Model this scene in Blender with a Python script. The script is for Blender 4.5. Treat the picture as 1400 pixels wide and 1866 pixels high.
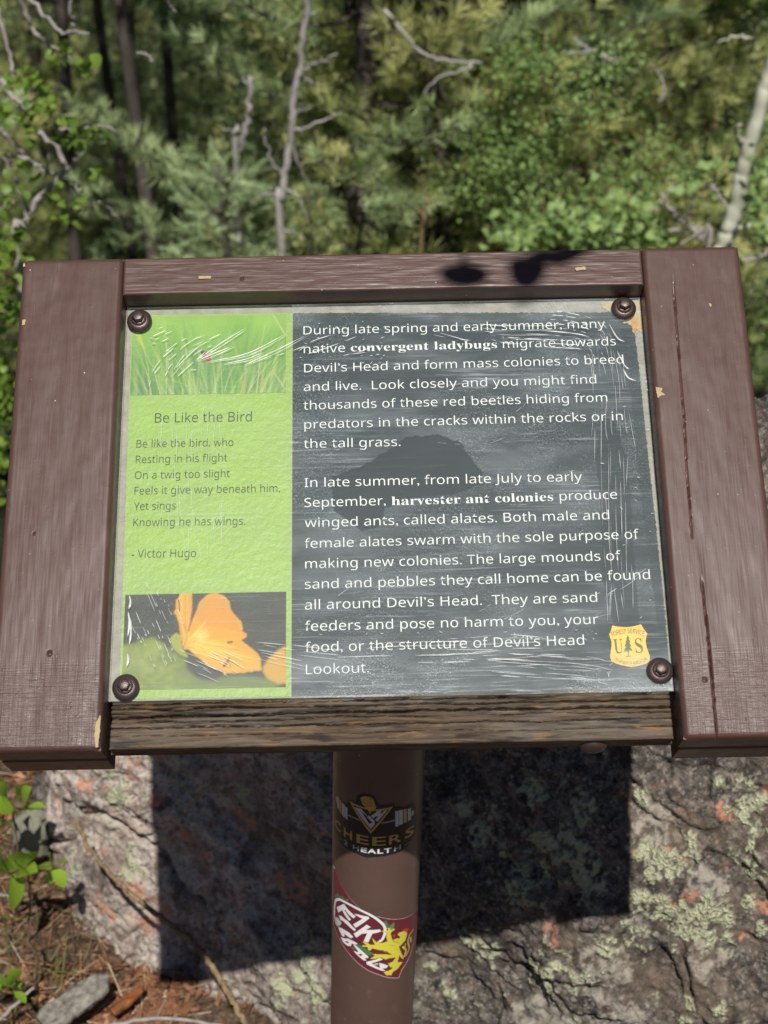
import bpy, math, random
import numpy as np
from mathutils import Vector

# ------------------------------------------------------------------ clear, camera, world, sun
for o in list(bpy.data.objects):
    bpy.data.objects.remove(o, do_unlink=True)
SC = bpy.context.scene
COL = SC.collection
random.seed(7)
RNG = np.random.default_rng(11)

F = 2804.0                       # focal length in photo pixels (photo 1400 x 1866)
TH = math.radians(31.1)          # camera looks down by this much
CAMH = 1.85
cd = bpy.data.cameras.new('camera'); cam = bpy.data.objects.new('camera', cd); COL.objects.link(cam)
cam.location = (0, 0, CAMH); cam.rotation_euler = (math.pi/2 - TH, 0, 0)
cd.sensor_fit = 'VERTICAL'; cd.sensor_height = 24.0; cd.sensor_width = 18.0
cd.lens = 24.0 * F / 1866.0
cd.clip_start = 0.05; cd.clip_end = 500
cd.dof.use_dof = True; cd.dof.focus_distance = 1.40
cd.dof.aperture_fstop = cd.lens / 6.4      # aperture diameter about 6.4 mm
SC.camera = cam

SUN_EL = math.radians(56.2); SUN_AZ = math.radians(2.7)
SUNV = np.array([math.sin(SUN_AZ)*math.cos(SUN_EL), -math.cos(SUN_AZ)*math.cos(SUN_EL), math.sin(SUN_EL)])
sd = bpy.data.lights.new('sun', 'SUN'); sun = bpy.data.objects.new('sun', sd); COL.objects.link(sun)
sd.energy = 4.9; sd.angle = math.radians(0.53); sd.color = (1.0, 0.955, 0.89)
sun.rotation_euler = Vector(-SUNV).to_track_quat('-Z', 'Y').to_euler()
sun.location = (0, -3, 6)

W = bpy.data.worlds.new('World'); SC.world = W; W.use_nodes = True
wn = W.node_tree; wn.nodes.clear()
sky = wn.nodes.new('ShaderNodeTexSky'); sky.sky_type = 'NISHITA'; sky.sun_disc = False
sky.sun_elevation = SUN_EL; sky.sun_rotation = math.pi - SUN_AZ
sky.altitude = 2800; sky.air_density = .8; sky.dust_density = 1.0; sky.ozone_density = .5
bg = wn.nodes.new('ShaderNodeBackground'); bg.inputs[1].default_value = 0.05
wo = wn.nodes.new('ShaderNodeOutputWorld')
wn.links.new(sky.outputs[0], bg.inputs[0]); wn.links.new(bg.outputs[0], wo.inputs[0])
SC.view_settings.view_transform = 'Standard'; SC.view_settings.look = 'None'
SC.view_settings.exposure = 0.0; SC.view_settings.gamma = 1.0; SC.view_settings.use_curve_mapping = False
SC.cycles.max_bounces = 8; SC.cycles.transparent_max_bounces = 12
SC.cycles.sample_clamp_indirect = 4.0
SC.cycles.use_denoising = True

# ------------------------------------------------------------------ geometry of the place
CM = np.array([[1, 0, 0], [0, math.sin(TH), math.cos(TH)], [0, math.cos(TH), -math.sin(TH)]])
CAM = np.array([0, 0, CAMH])

def rot(rx, ry, rz):
    cx, sx, cy, sy, cz, sz = math.cos(rx), math.sin(rx), math.cos(ry), math.sin(ry), math.cos(rz), math.sin(rz)
    return (np.array([[cz, -sz, 0], [sz, cz, 0], [0, 0, 1]]) @ np.array([[cy, 0, sy], [0, 1, 0], [-sy, 0, cy]])
            @ np.array([[1, 0, 0], [0, cx, -sx], [0, sx, cx]]))
SA = CM @ rot(.3608, .0013, .0195); SA[:, 2] *= -1      # columns: right, up along the sign, out of the sign
ST = CM @ np.array([-.0015, .2337, 1.3819]) + CAM       # middle of the sign's top edge, front face

def ray(x, y):
    return CM @ np.array([(x - 700) / F, (933 - y) / F, 1.0])
def at(x, y, Y):
    d = ray(x, y); return CAM + d * (Y / d[1])
def splane(x, y, w=-.027):
    d = ray(x, y); n = SA[:, 2]; p0 = ST + n * w
    t = ((p0 - CAM) @ n) / (d @ n); P = CAM + d * t - ST
    return np.array([P @ SA[:, 0], P @ SA[:, 1]])
def sworld(V):
    return np.asarray(V, float) @ SA.T + ST
RP0 = np.array([0, 1.526, CAMH - 1.60]); RN = np.array([-.43, -1, .32]); RN = RN / np.linalg.norm(RN)
def rockpt(x, y, off=0.0):
    d = ray(x, y); t = ((RP0 + RN * off - CAM) @ RN) / (d @ RN); return CAM + d * t

# ------------------------------------------------------------------ numpy noise
def _hash(ix, iy, iz, seed):
    h = (ix.astype(np.uint32) * np.uint32(374761393) + iy.astype(np.uint32) * np.uint32(668265263)
         + iz.astype(np.uint32) * np.uint32(2147483647 ^ 0x5bd1e995) + np.uint32(seed * 9176 + 77))
    h = (h ^ (h >> np.uint32(13))) * np.uint32(1274126177)
    h = (h ^ (h >> np.uint32(16))) * np.uint32(2246822519)
    return (h ^ (h >> np.uint32(15)))
def noise3(P, seed=0):
    P = np.asarray(P, float); i = np.floor(P).astype(np.int64); f = P - i
    u = f * f * f * (f * (f * 6 - 15) + 10)
    out = 0
    for dx in (0, 1):
        for dy in (0, 1):
            for dz in (0, 1):
                h = _hash(i[..., 0] + dx, i[..., 1] + dy, i[..., 2] + dz, seed)
                g = ((h & np.uint32(1023)).astype(float) / 511.5 - 1) * (f[..., 0] - dx) \
                    + (((h >> np.uint32(10)) & np.uint32(1023)).astype(float) / 511.5 - 1) * (f[..., 1] - dy) \
                    + (((h >> np.uint32(20)) & np.uint32(1023)).astype(float) / 511.5 - 1) * (f[..., 2] - dz)
                w = (u[..., 0] if dx else 1 - u[..., 0]) * (u[..., 1] if dy else 1 - u[..., 1]) * (u[..., 2] if dz else 1 - u[..., 2])
                out = out + g * w
    return out
def fbm(P, sc=1.0, oct=4, seed=0, gain=.5):
    P = np.asarray(P, float) * sc; s = 0; a = 1.0
    for k in range(oct):
        s = s + a * noise3(P, seed + k * 17); P = P * 2.03 + 5.3; a *= gain
    return s
def sstep(a, b, x):
    t = np.clip((x - a) / (b - a), 0, 1); return t * t * (3 - 2 * t)

# ------------------------------------------------------------------ object helpers
def thing(name, label, cat, loc=(0, 0, 0), group=None):
    o = bpy.data.objects.new(name, None); COL.objects.link(o); o.location = tuple(loc)
    o.empty_display_size = .05
    tag(o, label, cat, group); return o
def tag(o, label=None, cat=None, group=None, kind=None):
    if label: o['label'] = label
    if cat: o['category'] = cat
    if group: o['group'] = group
    if kind: o['kind'] = kind
    return o
def join(parts):
    """parts: list of (V, faces-array) -> one (V, [faces arrays])"""
    Vs, Fs, n = [], [], 0
    for V, f in parts:
        Vs.append(V)
        for a in (f if isinstance(f, list) else [f]):
            Fs.append(np.asarray(a) + n)
        n += len(V)
    return np.concatenate(Vs), Fs
def obj(name, V, faces, mats, parent=None, org=None, smooth=True, attrs=None, midx=None):
    """one mesh object from world-space vertices; faces = array or list of arrays (tris / quads / ngons)"""
    V = np.asarray(V, np.float32)
    if org is None:
        p = parent
        while p is not None and p.parent is not None: p = p.parent
        org = np.array(p.location) if p is not None else np.zeros(3)
    V = (V - np.asarray(org, np.float32)).astype(np.float32)
    if not isinstance(faces, list): faces = [faces]
    faces = [np.asarray(a, np.int32) for a in faces if len(a)]
    me = bpy.data.meshes.new(name)
    me.vertices.add(len(V)); me.vertices.foreach_set('co', V.ravel())
    li = np.concatenate([a.ravel() for a in faces]); tot = np.concatenate([np.full(len(a), a.shape[1], np.int32) for a in faces])
    st = np.concatenate([[0], np.cumsum(tot)[:-1]]).astype(np.int32)
    me.loops.add(len(li)); me.loops.foreach_set('vertex_index', li)
    me.polygons.add(len(tot)); me.polygons.foreach_set('loop_start', st); me.polygons.foreach_set('loop_total', tot)
    me.update(calc_edges=True); me.validate()
    if smooth is not False:
        sm = np.ones(len(me.polygons), bool) if smooth is True else np.asarray(smooth, bool)
        if len(sm) == len(me.polygons): me.polygons.foreach_set('use_smooth', sm)
    if not isinstance(mats, (list, tuple)): mats = [mats]
    for m in mats: me.materials.append(m)
    if midx is not None and len(midx) == len(me.polygons): me.polygons.foreach_set('material_index', np.asarray(midx, np.int32))
    for k, a in (attrs or {}).items():
        a = np.asarray(a, np.float32)
        if a.ndim == 1:
            at_ = me.attributes.new(k, 'FLOAT', 'POINT'); at_.data.foreach_set('value', a)
        elif a.shape[1] == 3:
            at_ = me.attributes.new(k, 'FLOAT_VECTOR', 'POINT'); at_.data.foreach_set('vector', a.ravel())
        else:
            at_ = me.attributes.new(k, 'FLOAT_COLOR', 'POINT'); at_.data.foreach_set('color', a.ravel())
    me.update()
    o = bpy.data.objects.new(name, me); COL.objects.link(o)
    if parent is not None: o.parent = parent
    else: o.location = tuple(float(x) for x in org)
    return o
def copy_tree(o, parent=None):
    c = o.copy(); COL.objects.link(c)
    if parent is not None: c.parent = parent
    for ch in list(o.children): copy_tree(ch, c)
    return c
def grid(nu, nv, off=0):
    i = np.arange(nv - 1)[:, None] * nu + np.arange(nu - 1)[None]
    return (np.stack([i, i + 1, i + nu + 1, i + nu], -1).reshape(-1, 4) + off)
def basis(D, roll=None):
    D = D / np.linalg.norm(D, axis=-1, keepdims=True)
    up = np.where(np.abs(D[..., 2:3]) > .95, np.array([1., 0, 0]), np.array([0, 0, 1.]))
    X = np.cross(up, D); X /= np.linalg.norm(X, axis=-1, keepdims=True); Z = np.cross(D, X)
    if roll is not None:
        c, s = np.cos(roll)[..., None], np.sin(roll)[..., None]
        X, Z = X * c + Z * s, Z * c - X * s
    return np.stack([X, D, Z], -1)          # columns x, y(along), z
def tube(P, R, sides=7):
    P = np.asarray(P, float); R = np.broadcast_to(np.asarray(R, float), (len(P),))
    T = np.gradient(P, axis=0); B = basis(T)
    # keep frames from flipping
    for k in range(1, len(P)):
        x = B[k - 1][:, 0] - T[k] * (B[k - 1][:, 0] @ T[k]) / max(T[k] @ T[k], 1e-12)
        x /= max(np.linalg.norm(x), 1e-9); y = T[k] / max(np.linalg.norm(T[k]), 1e-9)
        B[k] = np.stack([x, y, np.cross(x, y)], -1)
    a = np.linspace(0, 2 * np.pi, sides, endpoint=False)
    ring = np.stack([np.cos(a), np.zeros(sides), np.sin(a)], -1)
    V = (P[:, None, :] + np.einsum('kij,sj->ksi', B, ring) * R[:, None, None]).reshape(-1, 3)
    f = []
    n = len(P)
    i = np.arange(n - 1)[:, None] * sides + np.arange(sides)[None]; j = np.arange(n - 1)[:, None] * sides + (np.arange(sides)[None] + 1) % sides
    q = np.stack([i, j, j + sides, i + sides], -1).reshape(-1, 4)
    tip = len(V); V = np.concatenate([V, P[:1], P[-1:]])
    k = np.arange(sides); k2 = (k + 1) % sides
    t = np.concatenate([np.stack([k2, k, np.full(sides, tip)], -1), np.stack([k + (n - 1) * sides, k2 + (n - 1) * sides, np.full(sides, tip + 1)], -1)])
    return V, [q, t]
def smooth_path(P, n=6, jit=0.0, rng=None):
    """Catmull-Rom through the points, n steps a span"""
    P = np.asarray(P, float); Q = np.concatenate([[2 * P[0] - P[1]], P, [2 * P[-1] - P[-2]]]); out = []
    for k in range(1, len(Q) - 2):
        for t in np.linspace(0, 1, n, endpoint=False):
            out.append(.5 * ((2 * Q[k]) + (-Q[k - 1] + Q[k + 1]) * t + (2 * Q[k - 1] - 5 * Q[k] + 4 * Q[k + 1] - Q[k + 2]) * t * t
                             + (-Q[k - 1] + 3 * Q[k] - 3 * Q[k + 1] + Q[k + 2]) * t ** 3))
    out.append(P[-1]); out = np.array(out)
    if jit: out[1:-1] += (rng or RNG).normal(0, jit, out[1:-1].shape)
    return out
def scatter(tV, tF, pos, B, scale):
    """many copies of a template: tV (k,3), tF (m,c); pos (N,3), B (N,3,3), scale (N,)"""
    V = pos[:, None, :] + np.einsum('nij,kj->nki', B, tV) * np.asarray(scale)[:, None, None]
    k = len(tV); f = (np.asarray(tF)[None] + np.arange(len(pos))[:, None, None] * k).reshape(-1, np.asarray(tF).shape[1])
    return V.reshape(-1, 3), f

# ------------------------------------------------------------------ material helper
class Mat:
    def __init__(s, name):
        s.m = bpy.data.materials.new(name); s.m.use_nodes = True; s.t = s.m.node_tree; s.t.nodes.clear()
    def n(s, typ, ins=None, **props):
        nd = s.t.nodes.new(typ)
        for k, v in props.items(): setattr(nd, k, v)
        for k, v in (ins or {}).items():
            sock = nd.inputs[k]
            if isinstance(v, bpy.types.NodeSocket): s.t.links.new(v, sock)
            elif v is not None:
                if isinstance(v, tuple) and len(v) == 3 and sock.type == 'RGBA': v = v + (1,)
                sock.default_value = v
        return nd
    def attr(s, name, out='Vector'): return s.n('ShaderNodeAttribute', attribute_name=name).outputs[out]
    def coord(s): return s.n('ShaderNodeTexCoord').outputs['Object']
    def mul(s, v, k): return s.n('ShaderNodeVectorMath', {0: v, 1: k}, operation='MULTIPLY').outputs[0]
    def noise(s, v, scale, detail=4, rough=.55, dist=0.0):
        return s.n('ShaderNodeTexNoise', {'Vector': v, 'Scale': scale, 'Detail': detail, 'Roughness': rough, 'Distortion': dist}).outputs[0]
    def vor(s, v, scale, feature='F1', out='Distance', rnd=1.0):
        return s.n('ShaderNodeTexVoronoi', {'Vector': v, 'Scale': scale, 'Randomness': rnd}, feature=feature).outputs[out]
    def ma(s, op, a, b=None, clamp=False):
        return s.n('ShaderNodeMath', {0: a, 1: b}, operation=op, use_clamp=clamp).outputs[0]
    def step(s, x, a, b, lo=0.0, hi=1.0):
        return s.n('ShaderNodeMapRange', {0: x, 1: a, 2: b, 3: lo, 4: hi}, interpolation_type='SMOOTHSTEP').outputs[0]
    def ramp(s, f, stops):
        nd = s.n('ShaderNodeValToRGB', {0: f}); r = nd.color_ramp
        while len(r.elements) < len(stops): r.elements.new(.5)
        for e, (p, c) in zip(r.elements, stops): e.position = p; e.color = tuple(c) + (1,)
        return nd.outputs[0]
    def mix(s, f, a, b, mode='MIX'):
        nd = s.n('ShaderNodeMix', data_type='RGBA', blend_type=mode)
        for k, v in ((0, f), (6, a), (7, b)):
            if isinstance(v, bpy.types.NodeSocket): s.t.links.new(v, nd.inputs[k])
            else: nd.inputs[k].default_value = (tuple(v) + (1,) if isinstance(v, tuple) and len(v) == 3 else v)
        return nd.outputs[2]
    def bump(s, h, strength=.5, dist=.001, nrm=None):
        return s.n('ShaderNodeBump', {'Height': h, 'Strength': strength, 'Distance': dist, 'Normal': nrm}).outputs[0]
    def pbsdf(s, col, rough=.6, metal=0.0, nrm=None, spec=.5, **kw):
        ins = {'Base Color': col, 'Roughness': rough, 'Metallic': metal, 'Normal': nrm, 'Specular IOR Level': spec}
        ins.update({k.replace('_', ' '): v for k, v in kw.items()})
        return s.n('ShaderNodeBsdfPrincipled', ins).outputs[0]
    def mixsh(s, f, a, b): return s.n('ShaderNodeMixShader', {0: f, 1: a, 2: b}).outputs[0]
    def out(s, sh):
        s.t.links.new(sh, s.n('ShaderNodeOutputMaterial').inputs[0]); return s.m

def mat_paint(name, along):      # brown brushed exterior paint on boards, 'loc' = sign coordinates in metres
    M = Mat(name); L = M.attr('loc')
    st = (700, 22, 300) if along == 'v' else (22, 700, 300)
    cr = (30, 800, 300) if along == 'v' else (800, 30, 300)
    fine = M.noise(M.mul(L, st), 1.0, 3, .6); cross = M.noise(M.mul(L, cr), 1.0, 3, .6)
    low = M.n('ShaderNodeSeparateXYZ', {0: L}).outputs[1]
    bot = M.step(M.ma('ADD', low, M.ma('MULTIPLY', M.noise(L, 60, 2), .03)), -.345, -.372) if along == 'v' else 0.0
    blot = M.noise(L, 22, 5, .6); blot2 = M.noise(M.mul(L, (1, .35, 1)) if along == 'v' else M.mul(L, (.35, 1, 1)), 60, 4, .6)
    c = M.mix(blot, (.068, .034, .027), (.096, .053, .043))
    c = M.mix(M.ma('MULTIPLY', M.step(blot2, .55, .76), .40), c, (.150, .108, .096))
    c = M.mix(M.ma('MULTIPLY', M.step(fine, .60, .82), .05), c, (.20, .165, .155))
    sp = M.step(M.vor(L, 95), .10, .05); spm = M.step(M.noise(L, 240, 2), .60, .66)
    c = M.mix(M.ma('MULTIPLY', sp, spm), c, (.52, .46, .40))
    h = M.ma('ADD', M.ma('MULTIPLY', fine, M.ma('SUBTRACT', 1.0, M.ma('MULTIPLY', bot, .6))), M.ma('MULTIPLY', cross, M.ma('ADD', M.ma('MULTIPLY', bot, .75), .12)))
    h = M.ma('ADD', h, M.ma('MULTIPLY', M.step(M.vor(L, 120), .16, .04), .35))
    nb = M.bump(h, M.ma('ADD', M.ma('MULTIPLY', bot, .42), .10) if along == 'v' else .26, .0010)
    r = M.ma('ADD', M.ma('MULTIPLY', M.noise(L, 90, 4), .26), .26)
    return M.out(M.pbsdf(c, r, 0, nb, .38))
def mat_oldwood():
    M = Mat('weathered bare wood'); L = M.attr('loc')
    g = M.noise(M.mul(L, (11, 165, 45)), 1.0, 9, .72, 2.0); big = M.noise(M.mul(L, (9, 60, 20)), 1.0, 4, .6)
    c = M.ramp(g, [(.25, (.026, .018, .013)), (.44, (.070, .048, .032)), (.60, (.140, .098, .062)), (.80, (.27, .200, .130))])
    c2 = M.ramp(g, [(.25, (.040, .034, .028)), (.5, (.115, .094, .074)), (.78, (.24, .205, .165))])
    c = M.mix(M.step(big, .42, .62), c, c2)
    c = M.mix(M.ma('MULTIPLY', M.step(M.noise(M.mul(L, (22, 130, 40)), 1.0, 3), .60, .72), .6), c, (.33, .17, .055))
    c = M.mix(M.ma('MULTIPLY', M.step(M.noise(M.mul(L, (14, 90, 60)), 1.7, 4), .54, .66), .75), c, (.018, .014, .012))
    nb = M.bump(g, .8, .0014)
    return M.out(M.pbsdf(c, .82, 0, nb, .3))
def simple(name, col, rough=.6, metal=0.0, spec=.5, var=.15, scale=40, bump=0.0, **kw):
    M = Mat(name); P = M.coord(); nz = M.noise(P, scale, 4)
    c = M.mix(nz, tuple(x * (1 - var) for x in col), tuple(min(1, x * (1 + var)) for x in col))
    nb = M.bump(M.noise(P, scale * 6, 3), .5, bump) if bump else None
    return M.out(M.pbsdf(c, rough, metal, nb, spec, **kw))
def mat_vcol(name, rough=.5, grain=.06):
    M = Mat(name); c = M.attr('art', 'Color'); nz = M.noise(M.coord(), 900, 2)
    c = M.mix(M.ma('MULTIPLY', nz, grain), c, (.5, .5, .5))
    return M.out(M.pbsdf(c, rough, 0, None, .4))
def mat_leaf(name, a, b, trans=.45, rough=.5):
    """foliage: 'tone' is each leaf's own shade of green"""
    M = Mat(name); t = M.attr('tone', 'Fac'); c = M.mix(t, a, b)
    p = M.pbsdf(c, rough, 0, None, .35); tr = M.n('ShaderNodeBsdfTranslucent', {0: M.mix(.35, c, tuple(min(1, x * 1.6) for x in b))}).outputs[0]
    return M.out(M.mixsh(trans, p, tr))
def mat_bark(name, a, b, sc=14, bump=.01):
    M = Mat(name); P = M.coord(); g = M.noise(M.mul(P, (1, 1, .3)), sc, 5, .65)
    c = M.ramp(g, [(.3, a), (.7, b)])
    return M.out(M.pbsdf(c, .85, 0, M.bump(g, .7, bump), .25))
def mat_rock():
    M = Mat('lichen granite'); P = M.attr('loc'); k = M.n('ShaderNodeSeparateColor', {0: M.attr('mask', 'Color')}).outputs
    side = M.attr('side', 'Fac')
    g1 = M.noise(P, 46, 8, .74); g2 = M.noise(P, 170, 4, .7); g3 = M.noise(P, 12, 4, .6); fl = M.vor(P, 240, out='Color')
    flv = M.n('ShaderNodeSeparateColor', {0: fl}).outputs[0]
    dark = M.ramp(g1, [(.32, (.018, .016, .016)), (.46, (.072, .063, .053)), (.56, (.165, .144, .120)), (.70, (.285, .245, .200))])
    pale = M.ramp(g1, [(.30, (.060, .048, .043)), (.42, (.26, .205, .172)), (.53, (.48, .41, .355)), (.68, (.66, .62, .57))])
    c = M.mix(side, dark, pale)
    c = M.mix(M.ma('MULTIPLY', M.step(flv, .70, .95), .32), c, (.46, .42, .385))
    c = M.mix(M.ma('MULTIPLY', M.step(flv, .22, .05), .55), c, (.030, .027, .026))
    pk = M.ma('MULTIPLY', M.step(M.noise(P, 48, 6, .75), .53, .63), M.ma('ADD', M.ma('MULTIPLY', side, .45), .22))
    c = M.mix(pk, c, (.40, .20, .145))
    c = M.mix(M.ma('MULTIPLY', M.step(g3, .52, .66), .6), c, (.045, .040, .035))
    c = M.mix(M.ma('MULTIPLY', M.step(M.noise(P, 7, 5, .65), .50, .64), .45), c, (.20, .145, .105))
    # lichens: pale green crust, salmon patches, tan-white patches
    lv = M.mix(g2, (.22, .23, .14), (.66, .66, .44))
    lv = M.mix(M.step(M.vor(P, 210), .05, .42), (.60, .62, .47), lv)
    c = M.mix(k[0], c, lv)
    c = M.mix(M.ma('MULTIPLY', k[1], .85), c, M.mix(g2, (.42, .17, .10), (.66, .36, .25)))
    c = M.mix(M.ma('MULTIPLY', k[2], .6), c, M.mix(g2, (.40, .35, .28), (.62, .57, .49)))
    h = M.ma('ADD', M.ma('MULTIPLY', g1, .5), M.ma('MULTIPLY', g2, .5))
    h = M.ma('ADD', h, M.ma('MULTIPLY', M.vor(P, 260), M.ma('MULTIPLY', k[0], .5)))
    return M.out(M.pbsdf(c, .9, 0, M.bump(h, 1.0, .008), .2))
def mat_ground():
    M = Mat('forest litter'); P = M.coord(); g = M.noise(P, 9, 7, .7); f = M.noise(P, 70, 5, .7)
    c = M.ramp(f, [(.3, (.030, .020, .014)), (.48, (.095, .062, .042)), (.6, (.19, .125, .085)), (.75, (.33, .25, .19))])
    far = M.ramp(g, [(.35, (.020, .026, .012)), (.65, (.055, .062, .028))])
    y = M.n('ShaderNodeSeparateXYZ', {0: P}).outputs[1]
    c = M.mix(M.step(y, 2.4, 4.0), c, far)
    return M.out(M.pbsdf(c, .95, 0, M.bump(f, .9, .012), .15))
def mat_cover():
    """scratched clear acrylic sheet: lets light straight through, reflects by Fresnel, carries a worn milky haze with sheen and glints painted in"""
    M = Mat('scratched clear acrylic'); L = M.attr('loc'); keep = M.attr('haze', 'Fac')
    streak = M.noise(M.mul(L, (16, 420, 1)), 1.0, 6, .7, .5); blot = M.noise(M.mul(L, (8, 22, 1)), 1.0, 4, .6)
    speck = M.noise(M.mul(L, (1, 1.6, 1)), 850, 2, .6); patch = M.noise(L, 16, 3, .6)
    sp2 = M.step(M.noise(M.mul(L, (5, 34, 1)), 1.0, 4, .65), .40, .66)
    hz = M.ma('ADD', M.ma('MULTIPLY', M.ma('MULTIPLY', M.step(streak, .50, .74), sp2), .36), M.ma('MULTIPLY', M.step(blot, .38, .74), .12))
    hz = M.ma('ADD', hz, M.ma('MULTIPLY', M.ma('MULTIPLY', M.step(speck, .52, .72), M.step(patch, .42, .60)), .24))  # pale specks painted in for glints on the film
    hz = M.ma('ADD', hz, .02); hz = M.ma('MULTIPLY', hz, keep)
    fr = M.n('ShaderNodeFresnel', {'IOR': 1.49}).outputs[0]
    nb = M.bump(M.ma('ADD', streak, M.ma('MULTIPLY', speck, .5)), .12, .0004)
    tr = M.n('ShaderNodeBsdfTransparent', {0: (.97, .985, .975)}).outputs[0]
    gl = M.n('ShaderNodeBsdfGlossy', {'Color': (1, 1, 1), 'Roughness': .09, 'Normal': nb}).outputs[0]
    df = M.n('ShaderNodeBsdfDiffuse', {0: (.70, .78, .81)}).outputs[0]  # bluish white colour: wear haze plus painted sky sheen
    return M.out(M.mixsh(fr, M.mixsh(hz, tr, df), gl))

M_PV = mat_paint('brown paint upright', 'v'); M_PU = mat_paint('brown paint level', 'u'); M_OLD = mat_oldwood()
M_ROCK = mat_rock(); M_GROUND = mat_ground(); M_COVER = mat_cover()
M_BOLT = simple('dark bronze steel', (.085, .060, .057), .36, .55, .5, .25, 300, .0003)
M_POLE = None
def mat_pole():
    M = Mat('brown painted pipe'); P = M.coord()
    c = M.mix(M.noise(P, 18, 5), (.098, .058, .046), (.135, .084, .068))
    c = M.mix(M.ma('MULTIPLY', M.step(M.noise(P, 60, 5, .7), .58, .72), .35), c, (.2, .15, .13))
    sp = M.ma('MULTIPLY', M.step(M.vor(P, 60), .09, .05), M.step(M.noise(P, 150, 2), .56, .62))
    c = M.mix(sp, c, (.38, .30, .25))
    return M.out(M.pbsdf(c, M.ma('ADD', M.ma('MULTIPLY', M.noise(P, 40, 3), .25), .22), 0, M.bump(M.noise(P, 120, 4), .25, .0008), .45))
M_POLE = mat_pole()
M_BACK = simple('grey sealant edge', (.30, .285, .24), .6, 0, .4, .45, 90, .0006)
M_PLY = simple('plywood backing', (.20, .14, .09), .8)
M_GREEN = simple('lime printed vinyl', (.262, .385, .090), .45, 0, .4, .12, 30, .0012)
M_DARK = simple('charcoal printed vinyl', (.019, .031, .037), .5, 0, .3, .12, 30)
M_WHITE = simple('white print', (.80, .82, .80), .5, 0, .3, .03)
M_INK = simple('dark olive ink', (.035, .062, .030), .5, 0, .3, .03)
M_YEL = simple('shield yellow print', (.78, .50, .085), .5, 0, .3, .10, 300)
M_SINK = simple('shield green ink', (.10, .115, .055), .5, 0, .3, .2, 900)
M_ART = mat_vcol('printed photo'); M_STICK = mat_vcol('printed sticker vinyl', .32, .03)
def mat_wrinkle():
    M = Mat('raised film wrinkle')
    p = M.pbsdf((.86, .88, .86), .25, 0, None, .6)
    return M.out(M.mixsh(.6, M.n('ShaderNodeBsdfTransparent').outputs[0], p))
M_WR = mat_wrinkle()
M_RUST = simple('rusty residue', (.50, .27, .08), .7, 0, .3, .35, 260)
M_CHIP = simple('bare wood chip', (.42, .32, .19), .75, 0, .3, .2, 300)

# ------------------------------------------------------------------ the setting: ground
def gz(X, Y):
    X = np.asarray(X, float); Y = np.asarray(Y, float)
    z = np.where(Y > 2.5, -(np.minimum(Y, 15) - 2.5) * .55, 0.0)
    z = z + np.where(Y > 15, (Y - 15) * .40, 0.0)
    z = z + .06 * sstep(1.6, 2.4, Y) * sstep(-.3, -.9, X)
    z = np.where(Y < .9, (Y - .9) * .02, z)
    z = z + np.where(np.abs(X) > 12, (np.abs(X) - 12) * .1, 0)
    return z
def sheet(xs, ys, name, m, kind='structure', amp=1.0):
    X, Y = np.meshgrid(xs, ys); P = np.stack([X, Y, np.zeros_like(X)], -1)
    Z = gz(X, Y) + amp * (.05 * fbm(P, .9, 3, 3) + .018 * fbm(P, 6, 3, 5) + .010 * fbm(P, 28, 3, 8))
    o = obj(name, np.stack([X, Y, Z], -1).reshape(-1, 3), grid(len(xs), len(ys)), m); tag(o, kind=kind); return o
xs = np.unique(np.round(np.concatenate([np.linspace(-120, -12, 30), np.linspace(-12, -1.2, 50), np.linspace(-1.2, 1.2, 200), np.linspace(1.2, 12, 50), np.linspace(12, 120, 30)]), 4))
ys = np.unique(np.round(np.concatenate([np.linspace(-30, .6, 20), np.linspace(.6, 2.6, 200), np.linspace(2.6, 20, 90), np.linspace(20, 150, 40)]), 4))
sheet(xs, ys, 'ground', M_GROUND)
def gzn(X, Y):
    P = np.stack([np.asarray(X, float), np.asarray(Y, float), np.zeros_like(np.asarray(X, float))], -1)
    return gz(X, Y) + .05 * fbm(P, .9, 3, 3) + .018 * fbm(P, 6, 3, 5) + .010 * fbm(P, 28, 3, 8)

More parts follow.
